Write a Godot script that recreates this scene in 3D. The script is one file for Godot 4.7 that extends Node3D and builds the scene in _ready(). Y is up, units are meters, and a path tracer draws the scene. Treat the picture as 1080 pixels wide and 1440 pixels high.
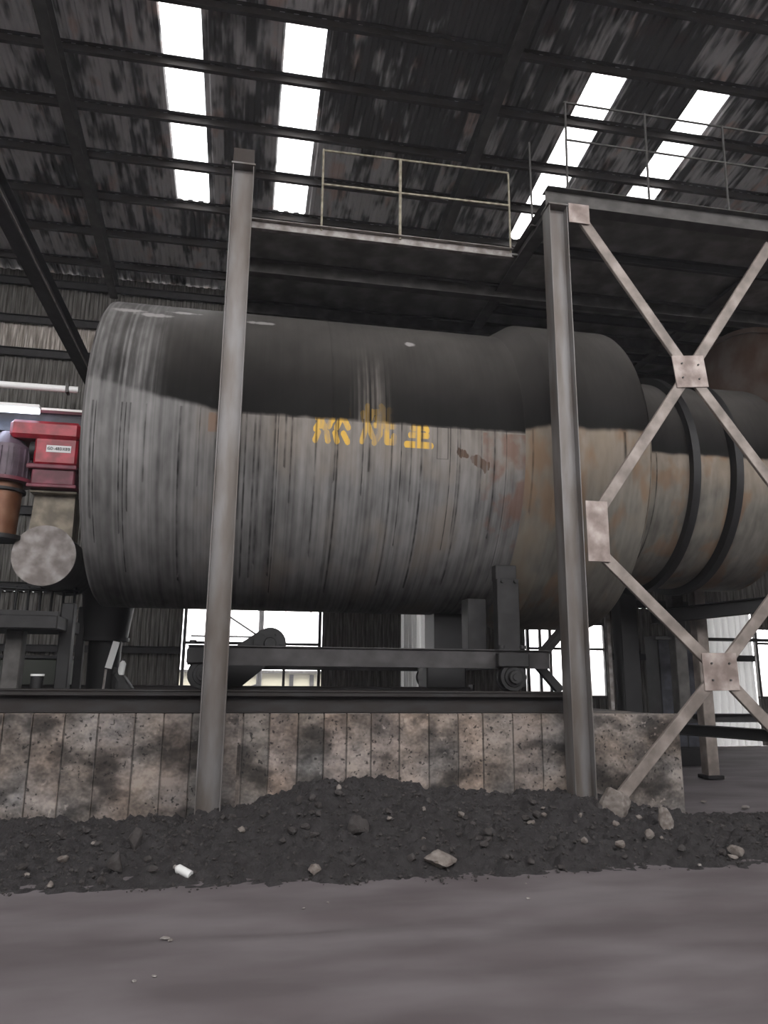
extends Node3D
# An industrial shed: a dusty horizontal combustion drum on a rail cart behind a concrete plinth, coal heap and dirt road in front.

var rng := RandomNumberGenerator.new()
var taken := {}
var group_id := 1
const DY := 4.837        # drum axis
const DZ := -11.347
const ROOF_E := 11.35    # roof height at the back wall
const ROOF_S := 0.12
const WALL_Z := -18.0

# ---------------------------------------------------------------- naming
func numbered(called: String) -> String:
	var n: int = taken.get(called, 0)
	taken[called] = n + 1
	return called if n == 0 else "%s_%03d" % [called, n]

func tag(o: Node, label: String, category: String, group := "") -> Node:
	o.set_meta("label", label)
	o.set_meta("category", category)
	if group != "":
		o.set_meta("group", group)
	return o

func thing(called: String, label: String, category: String, at := Vector3.ZERO, group := "") -> Node3D:
	var o := Node3D.new()
	o.name = numbered(called)
	add_child(o)
	o.position = at
	tag(o, label, category, group)
	return o

func setting(called: String) -> Node3D:
	var o := Node3D.new()
	o.name = called
	add_child(o)
	o.set_meta("kind", "structure")
	return o

# commits a SurfaceTool as ONE named mesh under a parent; points are world coordinates
func put(called: String, st: SurfaceTool, m: Material, parent: Node = null, made_normals := true) -> MeshInstance3D:
	if made_normals:
		st.generate_normals()
	var o := MeshInstance3D.new()
	o.mesh = st.commit()
	o.material_override = m
	if parent == null:
		o.name = numbered(called)
		add_child(o)
	else:
		o.name = called
		parent.add_child(o, true)
		o.position = Vector3.ZERO if parent is MeshInstance3D else -(parent as Node3D).position
	return o

func mb() -> SurfaceTool:
	var st := SurfaceTool.new()
	st.begin(Mesh.PRIMITIVE_TRIANGLES)
	return st

# ---------------------------------------------------------------- shapes
func quad(st: SurfaceTool, a: Vector3, b: Vector3, c: Vector3, d: Vector3, n := Vector3.ZERO) -> void:
	# corners counter-clockwise seen from outside
	for v in [a, c, b, a, d, c]:
		st.add_vertex(v)

func tri(st: SurfaceTool, a: Vector3, b: Vector3, c: Vector3) -> void:
	for v in [a, c, b]:
		st.add_vertex(v)

func box(st: SurfaceTool, c: Vector3, s: Vector3, b := Basis()) -> void:
	st.set_smooth_group(-1)
	var h := s / 2
	var p := []
	for k in 8:
		p.append(c + b * Vector3(h.x if k & 1 else -h.x, h.y if k & 2 else -h.y, h.z if k & 4 else -h.z))
	quad(st, p[4], p[5], p[7], p[6])
	quad(st, p[1], p[0], p[2], p[3])
	quad(st, p[5], p[1], p[3], p[7])
	quad(st, p[0], p[4], p[6], p[2])
	quad(st, p[6], p[7], p[3], p[2])
	quad(st, p[0], p[1], p[5], p[4])

func cbox(st: SurfaceTool, c: Vector3, s: Vector3, r: float, b := Basis()) -> void:
	# a box with chamfered edges
	st.set_smooth_group(-1)
	var h := s / 2
	var f := func(x: float, y: float, z: float) -> Vector3: return c + b * Vector3(x, y, z)
	var X := h.x; var Y := h.y; var Z := h.z
	var x := X - r; var y := Y - r; var z := Z - r
	for g in [-1.0, 1.0]:
		var q := [f.call(-x, -y, g * Z), f.call(x, -y, g * Z), f.call(x, y, g * Z), f.call(-x, y, g * Z)]
		if g < 0: q.reverse()
		quad(st, q[0], q[1], q[2], q[3])
		q = [f.call(g * X, -y, z), f.call(g * X, -y, -z), f.call(g * X, y, -z), f.call(g * X, y, z)]
		if g < 0: q.reverse()
		quad(st, q[0], q[1], q[2], q[3])
		q = [f.call(-x, g * Y, z), f.call(x, g * Y, z), f.call(x, g * Y, -z), f.call(-x, g * Y, -z)]
		if g < 0: q.reverse()
		quad(st, q[0], q[1], q[2], q[3])
		for k in [-1.0, 1.0]:
			q = [f.call(-x, k * Y, g * z), f.call(x, k * Y, g * z), f.call(x, k * y, g * Z), f.call(-x, k * y, g * Z)]
			if g * k < 0: q.reverse()
			quad(st, q[3], q[2], q[1], q[0])
			q = [f.call(k * X, -y, g * z), f.call(k * x, -y, g * Z), f.call(k * x, y, g * Z), f.call(k * X, y, g * z)]
			if g * k > 0: q.reverse()
			quad(st, q[0], q[1], q[2], q[3])
			q = [f.call(k * X, g * y, -z), f.call(k * X, g * y, z), f.call(k * x, g * Y, z), f.call(k * x, g * Y, -z)]
			if g * k < 0: q.reverse()
			quad(st, q[3], q[2], q[1], q[0])
			for l in [-1.0, 1.0]:
				var t := [f.call(k * X, g * y, l * z), f.call(k * x, g * Y, l * z), f.call(k * x, g * y, l * Z)]
				if k * g * l < 0: t.reverse()
				tri(st, t[0], t[1], t[2])

func frame_of(a: Vector3, b: Vector3, up := Vector3.UP) -> Basis:
	# x along the bar, y as near to up as it gets
	var d := (b - a).normalized()
	if absf(d.dot(up)) > 0.99:
		up = Vector3.BACK
	var s := d.cross(up).normalized()
	return Basis(d, s.cross(d), s)

func bar(st: SurfaceTool, a: Vector3, b: Vector3, high: float, wide: float, up := Vector3.UP, ch := 0.0) -> void:
	if ch > 0.0:
		cbox(st, (a + b) / 2, Vector3(a.distance_to(b), high, wide), ch, frame_of(a, b, up))
	else:
		box(st, (a + b) / 2, Vector3(a.distance_to(b), high, wide), frame_of(a, b, up))

func ibeam(st: SurfaceTool, a: Vector3, b: Vector3, high: float, wide: float, t := 0.014, up := Vector3.UP) -> void:
	var B := frame_of(a, b, up)
	var c := (a + b) / 2
	var l := a.distance_to(b)
	for s in [-1.0, 1.0]:
		cbox(st, c + B.y * s * (high - t) / 2, Vector3(l, t, wide), 0.003, B)
	box(st, c, Vector3(l, high - 2 * t, t * 0.8), B)

func channel(st: SurfaceTool, a: Vector3, b: Vector3, high: float, wide: float, t := 0.01, up := Vector3.UP) -> void:
	var B := frame_of(a, b, up)
	var c := (a + b) / 2
	var l := a.distance_to(b)
	for s in [-1.0, 1.0]:
		box(st, c + B.y * s * (high - t) / 2, Vector3(l, t, wide), B)
	box(st, c - B.z * (wide - t) / 2, Vector3(l, high - 2 * t, t), B)

func tube(st: SurfaceTool, a: Vector3, b: Vector3, r0: float, r1: float, n := 16, caps := true) -> void:
	var B := frame_of(a, b)
	group_id += 1
	var g := group_id
	for k in n:
		var p := TAU * k / n
		var q := TAU * (k + 1) / n
		var u := B.y * cos(p) + B.z * sin(p)
		var v := B.y * cos(q) + B.z * sin(q)
		st.set_smooth_group(g)
		quad(st, a + u * r0, a + v * r0, b + v * r1, b + u * r1)
		if caps:
			st.set_smooth_group(-1)
			tri(st, a, a + v * r0, a + u * r0)
			tri(st, b, b + u * r1, b + v * r1)

func rod(st: SurfaceTool, pts: Array, r: float, n := 8) -> void:
	for k in pts.size() - 1:
		tube(st, pts[k], pts[k + 1], r, r, n)

# body turned about an axis parallel to x through (cy, cz); pts are (x, radius)
func lathe_x(st: SurfaceTool, pts: Array, cy: float, cz: float, n: int, x0: float, x1: float) -> void:
	for i in pts.size() - 1:
		var p: Vector2 = pts[i]
		var q: Vector2 = pts[i + 1]
		var slope := Vector2(-(q.y - p.y), q.x - p.x).normalized()
		for k in n:
			var w := [p, p, q, q]
			var ks := [k, k + 1, k + 1, k]
			var vs := []; var ns := []; var uv := []
			for j in 4:
				var a: float = TAU * ks[j] / n
				var d := Vector3(0, cos(a), -sin(a))   # starts at the top, turns to the back, below, front
				vs.append(Vector3(w[j].x, cy, cz) + d * w[j].y)
				ns.append((d * slope.y + Vector3(slope.x, 0, 0)).normalized())
				uv.append(Vector2((w[j].x - x0) / (x1 - x0), float(ks[j]) / n))
			for j in [0, 1, 2, 0, 2, 3]:
				st.set_normal(ns[j]); st.set_uv(uv[j]); st.add_vertex(vs[j])

func prism(st: SurfaceTool, poly: Array, z0: float, z1: float) -> void:
	# outline in x, y (counter-clockwise seen from +z) between two depths
	st.set_smooth_group(-1)
	var flat := PackedVector2Array(poly)
	var ids := Geometry2D.triangulate_polygon(flat)
	for k in range(0, ids.size(), 3):
		var t := [flat[ids[k]], flat[ids[k + 1]], flat[ids[k + 2]]]
		var turn: float = (t[1] - t[0]).cross(t[2] - t[0])
		if turn < 0: t.reverse()
		tri(st, Vector3(t[0].x, t[0].y, z1), Vector3(t[1].x, t[1].y, z1), Vector3(t[2].x, t[2].y, z1))
		tri(st, Vector3(t[0].x, t[0].y, z0), Vector3(t[2].x, t[2].y, z0), Vector3(t[1].x, t[1].y, z0))
	for k in flat.size():
		var a: Vector2 = flat[k]
		var b: Vector2 = flat[(k + 1) % flat.size()]
		quad(st, Vector3(a.x, a.y, z0), Vector3(b.x, b.y, z0), Vector3(b.x, b.y, z1), Vector3(a.x, a.y, z1))

# trapezoid-rib sheet: along u the ribs repeat, along v they run, n points to the viewer
func ribbed(st: SurfaceTool, o: Vector3, u: Vector3, v: Vector3, n: Vector3, width: float, length: float, period := 0.2, deep := 0.035) -> void:
	st.set_smooth_group(-1)
	var prof := [Vector2(0, 0)]
	var x := 0.0
	while x < width - 0.001:
		for s in [Vector2(0.38, 0), Vector2(0.5, 1), Vector2(0.86, 1), Vector2(0.98, 0)]:
			var px: float = x + s.x * period
			if px < width:
				prof.append(Vector2(px, s.y * deep))
		x += period
	prof.append(Vector2(width, 0))
	var t := n * 0.012
	for k in prof.size() - 1:
		var a: Vector3 = o + u * prof[k].x + n * prof[k].y
		var b: Vector3 = o + u * prof[k + 1].x + n * prof[k + 1].y
		quad(st, a, b, b + v * length, a + v * length)
		quad(st, b - t, a - t, a + v * length - t, b + v * length - t)
		quad(st, a - t, b - t, b, a)
		quad(st, a + v * length, b + v * length, b + v * length - t, a + v * length - t)

func roof_y(z: float) -> float:
	return ROOF_E + ROOF_S * (z - WALL_Z)

func rock_mesh(seed_: int, level: int, squash := Vector3.ONE) -> ArrayMesh:
	var t := (1.0 + sqrt(5.0)) / 2.0
	var v := [Vector3(-1, t, 0), Vector3(1, t, 0), Vector3(-1, -t, 0), Vector3(1, -t, 0), Vector3(0, -1, t), Vector3(0, 1, t), Vector3(0, -1, -t), Vector3(0, 1, -t), Vector3(t, 0, -1), Vector3(t, 0, 1), Vector3(-t, 0, -1), Vector3(-t, 0, 1)]
	var f := [[0, 11, 5], [0, 5, 1], [0, 1, 7], [0, 7, 10], [0, 10, 11], [1, 5, 9], [5, 11, 4], [11, 10, 2], [10, 7, 6], [7, 1, 8], [3, 9, 4], [3, 4, 2], [3, 2, 6], [3, 6, 8], [3, 8, 9], [4, 9, 5], [2, 4, 11], [6, 2, 10], [8, 6, 7], [9, 8, 1]]
	var tris := []
	for q in f:
		tris.append([v[q[0]].normalized(), v[q[1]].normalized(), v[q[2]].normalized()])
	for l in level:
		var finer := []
		for q in tris:
			var a: Vector3 = (q[0] + q[1]).normalized()
			var b: Vector3 = (q[1] + q[2]).normalized()
			var c: Vector3 = (q[2] + q[0]).normalized()
			finer.append_array([[q[0], a, c], [q[1], b, a], [q[2], c, b], [a, b, c]])
		tris = finer
	var r := RandomNumberGenerator.new()
	r.seed = seed_
	var cuts := []
	for k in 12:
		cuts.append([Vector3(r.randf_range(-1, 1), r.randf_range(-1, 1), r.randf_range(-1, 1)).normalized(), r.randf_range(0.42, 0.75)])
	var st := mb()
	st.set_smooth_group(-1)
	for q in tris:
		var w := []
		for p in q:
			var m: float = 1.0
			for c in cuts:
				var d: float = p.dot(c[0])
				if d > 0.01:
					m = minf(m, c[1] / d)
			w.append(p * m * squash)
		tri(st, w[0], w[1], w[2])
	st.generate_normals()
	return st.commit()

# ---------------------------------------------------------------- materials
var tex_cache := {}
func noise_tex(seed_: int, freq: float, lo: Color, hi: Color, size := 512, oct := 5, mid := -1.0) -> NoiseTexture2D:
	var key := "%d %f %s %s" % [seed_, freq, lo, hi]
	if tex_cache.has(key):
		return tex_cache[key]
	var n := FastNoiseLite.new()
	n.noise_type = FastNoiseLite.TYPE_SIMPLEX_SMOOTH
	n.seed = seed_
	n.frequency = freq
	n.fractal_octaves = oct
	var t := NoiseTexture2D.new()
	t.width = size; t.height = size
	t.seamless = true
	t.noise = n
	var g := Gradient.new()
	g.set_color(0, lo); g.set_color(1, hi)
	g.set_offset(0, 0.2); g.set_offset(1, 0.8)
	t.color_ramp = g
	tex_cache[key] = t
	return t

func bump_tex(seed_: int, freq: float, strength: float) -> NoiseTexture2D:
	var n := FastNoiseLite.new()
	n.seed = seed_
	n.frequency = freq
	n.fractal_octaves = 4
	var t := NoiseTexture2D.new()
	t.width = 512; t.height = 512
	t.seamless = true
	t.noise = n
	t.as_normal_map = true
	t.bump_strength = strength
	return t

func M(called: String, col: Color, rough: float, metal := 0.0, tex: Texture2D = null, scale := Vector3.ONE, bump: Texture2D = null) -> StandardMaterial3D:
	var m := StandardMaterial3D.new()
	m.resource_name = called
	m.albedo_color = col
	m.roughness = rough
	m.metallic = metal
	if tex:
		m.albedo_texture = tex
		m.uv1_triplanar = true
		m.uv1_world_triplanar = true
		m.uv1_scale = scale
	if bump:
		m.normal_enabled = true
		m.normal_texture = bump
		m.normal_scale = 1.0
	return m

# painted characters of the drum: strokes x0, y0, x1, y1 in a unit square, y down
func strokes_of(which: int) -> Array:
	match which:
		0: return [[.18,.1,.18,.62],[.05,.28,.1,.45],[.31,.22,.25,.4],[.18,.5,.05,.7],[.18,.45,.3,.66],[.48,.05,.38,.3],[.46,.14,.64,.14],[.64,.14,.42,.62],[.46,.26,.56,.36],[.42,.38,.52,.46],[.64,.3,.98,.3],[.8,.06,.8,.34],[.8,.34,.64,.64],[.8,.34,.97,.62],[.9,.1,.96,.2],[.12,.78,.04,.96],[.36,.78,.4,.96],[.6,.78,.66,.96],[.84,.78,.96,.96]]
		1: return [[.2,.06,.2,.5],[.06,.25,.1,.42],[.33,.2,.27,.36],[.2,.45,.04,.92],[.2,.5,.34,.8],[.42,.2,.92,.14],[.6,.04,.84,.36],[.84,.12,.62,.34],[.46,.36,.9,.36],[.42,.52,.96,.52],[.58,.52,.56,.74],[.56,.74,.4,.94],[.76,.52,.76,.9],[.76,.9,.97,.9],[.97,.9,.97,.76]]
		_: return [[.5,.02,.5,.12],[.1,.16,.92,.16],[.1,.16,.08,.3],[.92,.16,.94,.28],[.24,.34,.78,.34],[.5,.34,.3,.52],[.28,.54,.76,.5],[.66,.42,.8,.56],[.5,.52,.5,.92],[.22,.7,.8,.7],[.08,.93,.94,.93]]

func seg_dist(p: Vector2, a: Vector2, b: Vector2) -> float:
	var ab := b - a
	var t := clampf((p - a).dot(ab) / maxf(ab.length_squared(), 1e-6), 0, 1)
	return p.distance_to(a + ab * t)

# steel shell under settled dust, with drips, worn paint; u along the drum, v round it from the top over the back
func shell_image(x0: float, x1: float, radius: float, w: int, h: int, base: Color, dust: Color, lettered: bool, seed_: int, edge := 0.0) -> Image:
	var n1 := FastNoiseLite.new(); n1.seed = seed_; n1.frequency = 1.0; n1.fractal_octaves = 4
	var data := PackedByteArray()
	data.resize(w * h * 3)
	# one-dimensional streak profiles
	var fine := PackedFloat32Array(); var broad := PackedFloat32Array(); var drip := PackedFloat32Array(); var drip_len := PackedFloat32Array()
	var warm := PackedFloat32Array(); var wash := PackedFloat32Array()
	for i in w:
		var x := x0 + (x1 - x0) * i / w
		fine.append(n1.get_noise_2d(x * 14.0, 3.0))
		broad.append(n1.get_noise_2d(x * 2.2, 40.0))
		drip.append(0.0); drip_len.append(0.0)
		warm.append(n1.get_noise_2d(x * 1.3, 90.0))
		var ws := 0.0
		if lettered:
			ws = clampf(1.0 - absf(x - 1.5) / 0.3, 0, 1) * (0.55 + 1.3 * fine[i])
			ws = maxf(ws, clampf((-1.05 - x) / 0.5, 0, 1) * (0.75 + 0.9 * fine[i]))
		wash.append(clampf(ws, 0, 1))
	var r := RandomNumberGenerator.new(); r.seed = seed_
	for k in (34 if lettered else 8):
		var at := r.randi_range(4, w - 6)
		var len_ := r.randf_range(0.5, 2.6)
		var wide := r.randi_range(1, 3)
		for i in range(at - wide, at + wide + 1):
			if i >= 0 and i < w:
				drip[i] = maxf(drip[i], r.randf_range(0.35, 0.85) * (1.0 - absf(i - at) / (wide + 1.0)))
				drip_len[i] = len_
	var ink := {}
	for j in h:
		var ang := TAU * j / h                   # 0 top, quarter back, half bottom, three quarters front
		var el := cos(ang)                        # 1 top, -1 bottom
		var front := sin(ang) < 0
		var arc := (ang - TAU * 0.75) * radius     # metres above the equator on the front side
		if not front:
			arc = -(ang - TAU * 0.25) * radius
		for i in w:
			var x := x0 + (x1 - x0) * i / w
			var patch := n1.get_noise_2d(x * 0.9 + 7.0, arc * 0.9)
			var grit := n1.get_noise_2d(x * 6.0, arc * 1.7 + 300.0)
			var wob := drip[i] * n1.get_noise_2d(arc * 3.0, i * 0.02)
			var c := base
			var fa := 0.42 if lettered else 0.12
			c = c * (1.0 + fa * fine[i] + (0.3 if lettered else 0.1) * broad[i] + 0.3 * grit + 0.3 * patch)
			# a paler, dustier belt just below the settled dust
			var belt := smoothstep(-0.95, -0.15, arc + 0.25 * patch) * (1.0 if not lettered else clampf((x + 1.0) * 0.8, 0, 1) * 0.7)
			c = c.lerp(Color(0.235, 0.195, 0.155) * (1.0 + 0.25 * grit), belt * (0.75 if not lettered else 0.5))
			# warmer, rustier stretches
			var rust := clampf(warm[i] * 1.2 + patch * 1.1 - 0.1 + (0.25 if lettered and x > 2.2 else 0.0) - (0.7 if lettered and x < -0.9 else 0.0), 0, 1)
			c = c.lerp(Color(base.r * 1.14, base.g * 0.98, base.b * 0.82), rust * 0.75)
			if lettered:
				# a few rust scars
				if x > 3.0 and arc < -0.02 and arc > -1.9:
					c = c.lerp(Color(0.15, 0.075, 0.05), clampf((x - 3.05) * 1.2 + n1.get_noise_2d(x * 3.0, arc * 2.0 + 50.0) * 1.1 - 0.12 - maxf(0, -arc - 1.1), 0, 0.6))
				var sm := seg_dist(Vector2(x, arc), Vector2(2.73, -0.33), Vector2(3.05, -0.47))
				if sm < 0.045 + 0.09 * grit:
					c = c.lerp(Color(0.075, 0.045, 0.03), clampf(0.85 + 1.2 * fine[i], 0.3, 0.9))
				# a rectangular welded patch drawn by its dark seam
				var qx := absf(x - 2.45); var qy := absf(arc + 0.2)
				if qx < 0.08 and qy < 0.22 and (qx > 0.068 or qy > 0.208):
					c = c * 0.5
				if x > -0.55 and x < -0.25 and arc < 0.0 and arc > -0.25:
					c = c.lerp(Color(0.22, 0.12, 0.07), clampf(0.35 + 1.6 * grit - absf(x + 0.4) * 1.5, 0, 0.55))
				# yellow characters, half worn
				if arc > -0.36 and arc < 0.3:
					for k in 3:
						var cx0: float = [0.76, 1.36, 1.93][k]
						var ux := (x - cx0) / (0.45 if k < 2 else 0.39)
						var uy := (0.27 - arc) / 0.56
						if ux > -0.05 and ux < 1.05 and uy > -0.05 and uy < 1.05:
							var p := Vector2(ux, uy)
							for s in strokes_of(k):
								if seg_dist(p, Vector2(s[0], s[1]), Vector2(s[2], s[3])) < 0.078:
									var wear := clampf(1.0 - maxf(0.0, fine[i]) * 1.3 - maxf(0.0, grit) * 0.9 - (0.25 if k == 1 else 0.0), 0.15, 0.95)
									c = c.lerp(Color(0.62, 0.38, 0.07), wear)
									break
			else:
				c = c.lerp(Color(0.19, 0.115, 0.065), clampf(n1.get_noise_2d(x * 1.6 + 20.0, arc * 0.8) * 2.0 - 0.2, 0, 0.6))
			if drip[i] > 0 and arc < 0.05 and arc > -drip_len[i] + 0.3 * grit:
				c = c * (1.0 - clampf(drip[i] + wob, 0, 0.9))
			# dust lies on the upper half, with a sharp lower edge where it slides off
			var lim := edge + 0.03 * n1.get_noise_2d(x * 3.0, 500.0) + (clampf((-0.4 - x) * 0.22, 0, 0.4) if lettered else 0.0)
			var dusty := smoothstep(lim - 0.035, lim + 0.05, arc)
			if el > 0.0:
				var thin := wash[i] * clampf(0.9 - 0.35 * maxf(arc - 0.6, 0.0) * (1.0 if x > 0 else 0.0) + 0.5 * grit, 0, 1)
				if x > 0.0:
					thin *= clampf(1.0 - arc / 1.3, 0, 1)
				var dc := dust * lerpf(0.14, 1.45, smoothstep(-0.02, 0.9, el)) * (1.0 + 0.22 * patch + 0.1 * grit + 0.1 * fine[i])  # tone graded with height: near black at the equator, paler towards the top
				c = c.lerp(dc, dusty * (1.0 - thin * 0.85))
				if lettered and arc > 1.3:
					# a few pale elongated patches high on the shell
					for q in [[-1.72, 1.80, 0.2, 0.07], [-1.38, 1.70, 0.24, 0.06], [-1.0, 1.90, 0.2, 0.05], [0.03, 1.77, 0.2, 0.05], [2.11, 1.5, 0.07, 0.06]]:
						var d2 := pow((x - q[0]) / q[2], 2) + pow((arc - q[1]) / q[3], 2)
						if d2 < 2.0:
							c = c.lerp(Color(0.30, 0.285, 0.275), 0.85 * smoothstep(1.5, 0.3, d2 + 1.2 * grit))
			var o := (j * w + i) * 3
			c = Color(clampf(c.r, 0, 1), clampf(c.g, 0, 1), clampf(c.b, 0, 1)).linear_to_srgb()
			data[o] = int(c.r * 255); data[o + 1] = int(c.g * 255); data[o + 2] = int(c.b * 255)
	return Image.create_from_data(w, h, false, Image.FORMAT_RGB8, data)

func roof_image() -> Image:
	# sooty streaks that run down the sheets; covers x -16..20, z -18.2..4
	var w := 1536; var h := 512
	var n := FastNoiseLite.new(); n.seed = 5; n.fractal_octaves = 4; n.frequency = 1.0
	var data := PackedByteArray(); data.resize(w * h * 3)
	for j in h:
		var z := -18.2 + 22.2 * j / h
		for i in w:
			var x := -16.0 + 36.0 * i / w
			var rib := floorf(x / 0.2 + 0.25)
			var streak := n.get_noise_2d(rib * 7.31, z * 0.5) * 1.1 + 0.5 * n.get_noise_2d(x * 6.0, z * 0.6)
			var fleck := n.get_noise_2d(x * 9.0 + 50.0, z * 1.6)
			var big := n.get_noise_2d(x * 0.28 + 9.0, z * 0.3)
			# a soot bloom above the drum
			var bloom := 1.1 * exp(-(pow((x - 2.8) / 2.0, 2) + pow((z + 9.0) / 3.2, 2))) + 0.8 * exp(-(pow((x - 6.5) / 3.0, 2) + pow((z + 8.0) / 3.0, 2)))
			var s := smoothstep(-0.34, 0.18, streak * 0.75 + fleck * 0.3 + big * 0.6 - bloom * 0.7)
			var v := lerpf(0.10, 0.80, s)
			var rust := clampf(n.get_noise_2d(x * 1.1 - 30.0, z * 0.7) * 2.0 - 0.45, 0, 0.6)
			var c := Color(v, v * 0.985, v * 0.985).lerp(Color(v * 1.05, v * 0.72, v * 0.6), rust)
			c = c.linear_to_srgb()
			var o := (j * w + i) * 3
			data[o] = int(c.r * 255); data[o + 1] = int(c.g * 255); data[o + 2] = int(c.b * 255)
	return Image.create_from_data(w, h, false, Image.FORMAT_RGB8, data)

# cast concrete, eight metres to a side: cloudy stains, smears, pits, limewash splashes
func concrete_image() -> Image:
	var w := 1024
	var n := FastNoiseLite.new(); n.seed = 15; n.fractal_octaves = 5; n.frequency = 1.0
	var data := PackedByteArray(); data.resize(w * w * 3)
	for j in w:
		for i in w:
			var x := 8.0 * i / w
			var y := 8.0 * j / w
			var v := 0.78 + 0.34 * n.get_noise_2d(x * 1.1, y * 1.8) + 0.22 * n.get_noise_2d(x * 4.0, y * 7.0 + 90.0) + 0.16 * n.get_noise_2d(x * 19.0, y * 23.0)
			var smear := smoothstep(0.05, 0.45, n.get_noise_2d(x * 1.2 + 70.0, y * 2.1))
			v *= 1.0 - 0.4 * smear
			var pit := n.get_noise_2d(x * 13.0 + 400.0, y * 13.0)
			if pit > 0.42 and n.get_noise_2d(x * 0.9, y * 0.9 + 33.0) > -0.1:
				v *= 0.45
			var lime := smoothstep(0.38, 0.5, n.get_noise_2d(x * 9.0 + 800.0, y * 9.0)) * smoothstep(0.1, 0.35, n.get_noise_2d(x * 0.8 + 60.0, y * 1.2))
			v = lerpf(v, 1.15, lime * 0.7)
			v = clampf(v, 0.16, 1.0)
			var warm := 0.06 * n.get_noise_2d(x * 0.9 + 11.0, y * 1.1)
			var o := (j * w + i) * 3
			data[o] = int(255 * clampf(v * (1.0 + warm), 0, 1)); data[o + 1] = int(255 * v); data[o + 2] = int(255 * clampf(v * (1.0 - warm), 0, 1))
	return Image.create_from_data(w, w, false, Image.FORMAT_RGB8, data)

# ---------------------------------------------------------------- the ground's shape
var lump := FastNoiseLite.new()
func crest(x: float) -> float:
	var pts := [-9.0, .2, -2.3, .21, -1.5, .16, -.46, .17, -.2, .25, .4, .37, .66, .49, .9, .53, 1.3, .5, 1.63, .54, 2.0, .46, 2.4, .41, 2.9, .36, 3.7, .37, 4.0, .30, 4.35, .29, 4.7, .17, 5.2, .10, 6.2, .10, 12.0, .07]
	for k in range(0, pts.size() - 2, 2):
		if x <= pts[k + 2]:
			return lerpf(pts[k + 1], pts[k + 3], clampf((x - pts[k]) / (pts[k + 2] - pts[k]), 0, 1))
	return 0.07

func mound_y(x: float, z: float) -> float:
	var foot := -6.62 + 0.12 * lump.get_noise_2d(x * 0.9, 30.0) - 0.25 * clampf(-x / 2.5, 0, 1)
	var t := clampf((foot - z) / (foot + 8.40), 0, 1)
	var back := 1.0
	if x > 5.2:
		back = clampf((z + 9.3) / 1.1, 0, 1)
	var y := maxf(crest(x) - 0.05, 0.03) * pow(t, 0.85) * back
	var amp := clampf((foot + 0.25 - z) * 3.0, 0, 1) * back
	y += amp * (0.06 * absf(lump.get_noise_2d(x * 3.1 + 60.0, z * 3.1)) + 0.07 * lump.get_noise_2d(x * 2.0, z * 2.0) + 0.055 * lump.get_noise_2d(x * 6.5, z * 6.5) + 0.035 * absf(lump.get_noise_2d(x * 17.0, z * 17.0)))
	return y

func ground_y(x: float, z: float) -> float:
	return road_y(x, z) + mound_y(x, z) + 0.004

func road_y(x: float, z: float) -> float:
	var y := 0.018 * lump.get_noise_2d(x * 0.35, z * 2.2)
	y -= 0.035 * exp(-pow((z + 4.15 - 0.06 * x) / 0.16, 2)) * (0.7 + lump.get_noise_2d(x * 0.7, 8.0))
	y -= 0.022 * exp(-pow((z + 5.45 - 0.03 * x) / 0.14, 2)) * (0.6 + lump.get_noise_2d(x * 0.9, 18.0))
	y += 0.006 * lump.get_noise_2d(x * 5.0, z * 7.0)
	return y - 0.01

func grid(st: SurfaceTool, xs: Array, zs: Array, f: Callable) -> void:
	st.set_smooth_group(0)
	for i in xs.size() - 1:
		for j in zs.size() - 1:
			var a := Vector3(xs[i], f.call(xs[i], zs[j]), zs[j])
			var b := Vector3(xs[i + 1], f.call(xs[i + 1], zs[j]), zs[j])
			var c := Vector3(xs[i + 1], f.call(xs[i + 1], zs[j + 1]), zs[j + 1])
			var d := Vector3(xs[i], f.call(xs[i], zs[j + 1]), zs[j + 1])
			quad(st, d, c, b, a)

func steps(a: float, b: float, s: float) -> Array:
	var r := []
	var n := int(ceil((b - a) / s))
	for k in n + 1:
		r.append(a + (b - a) * k / n)
	return r

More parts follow.
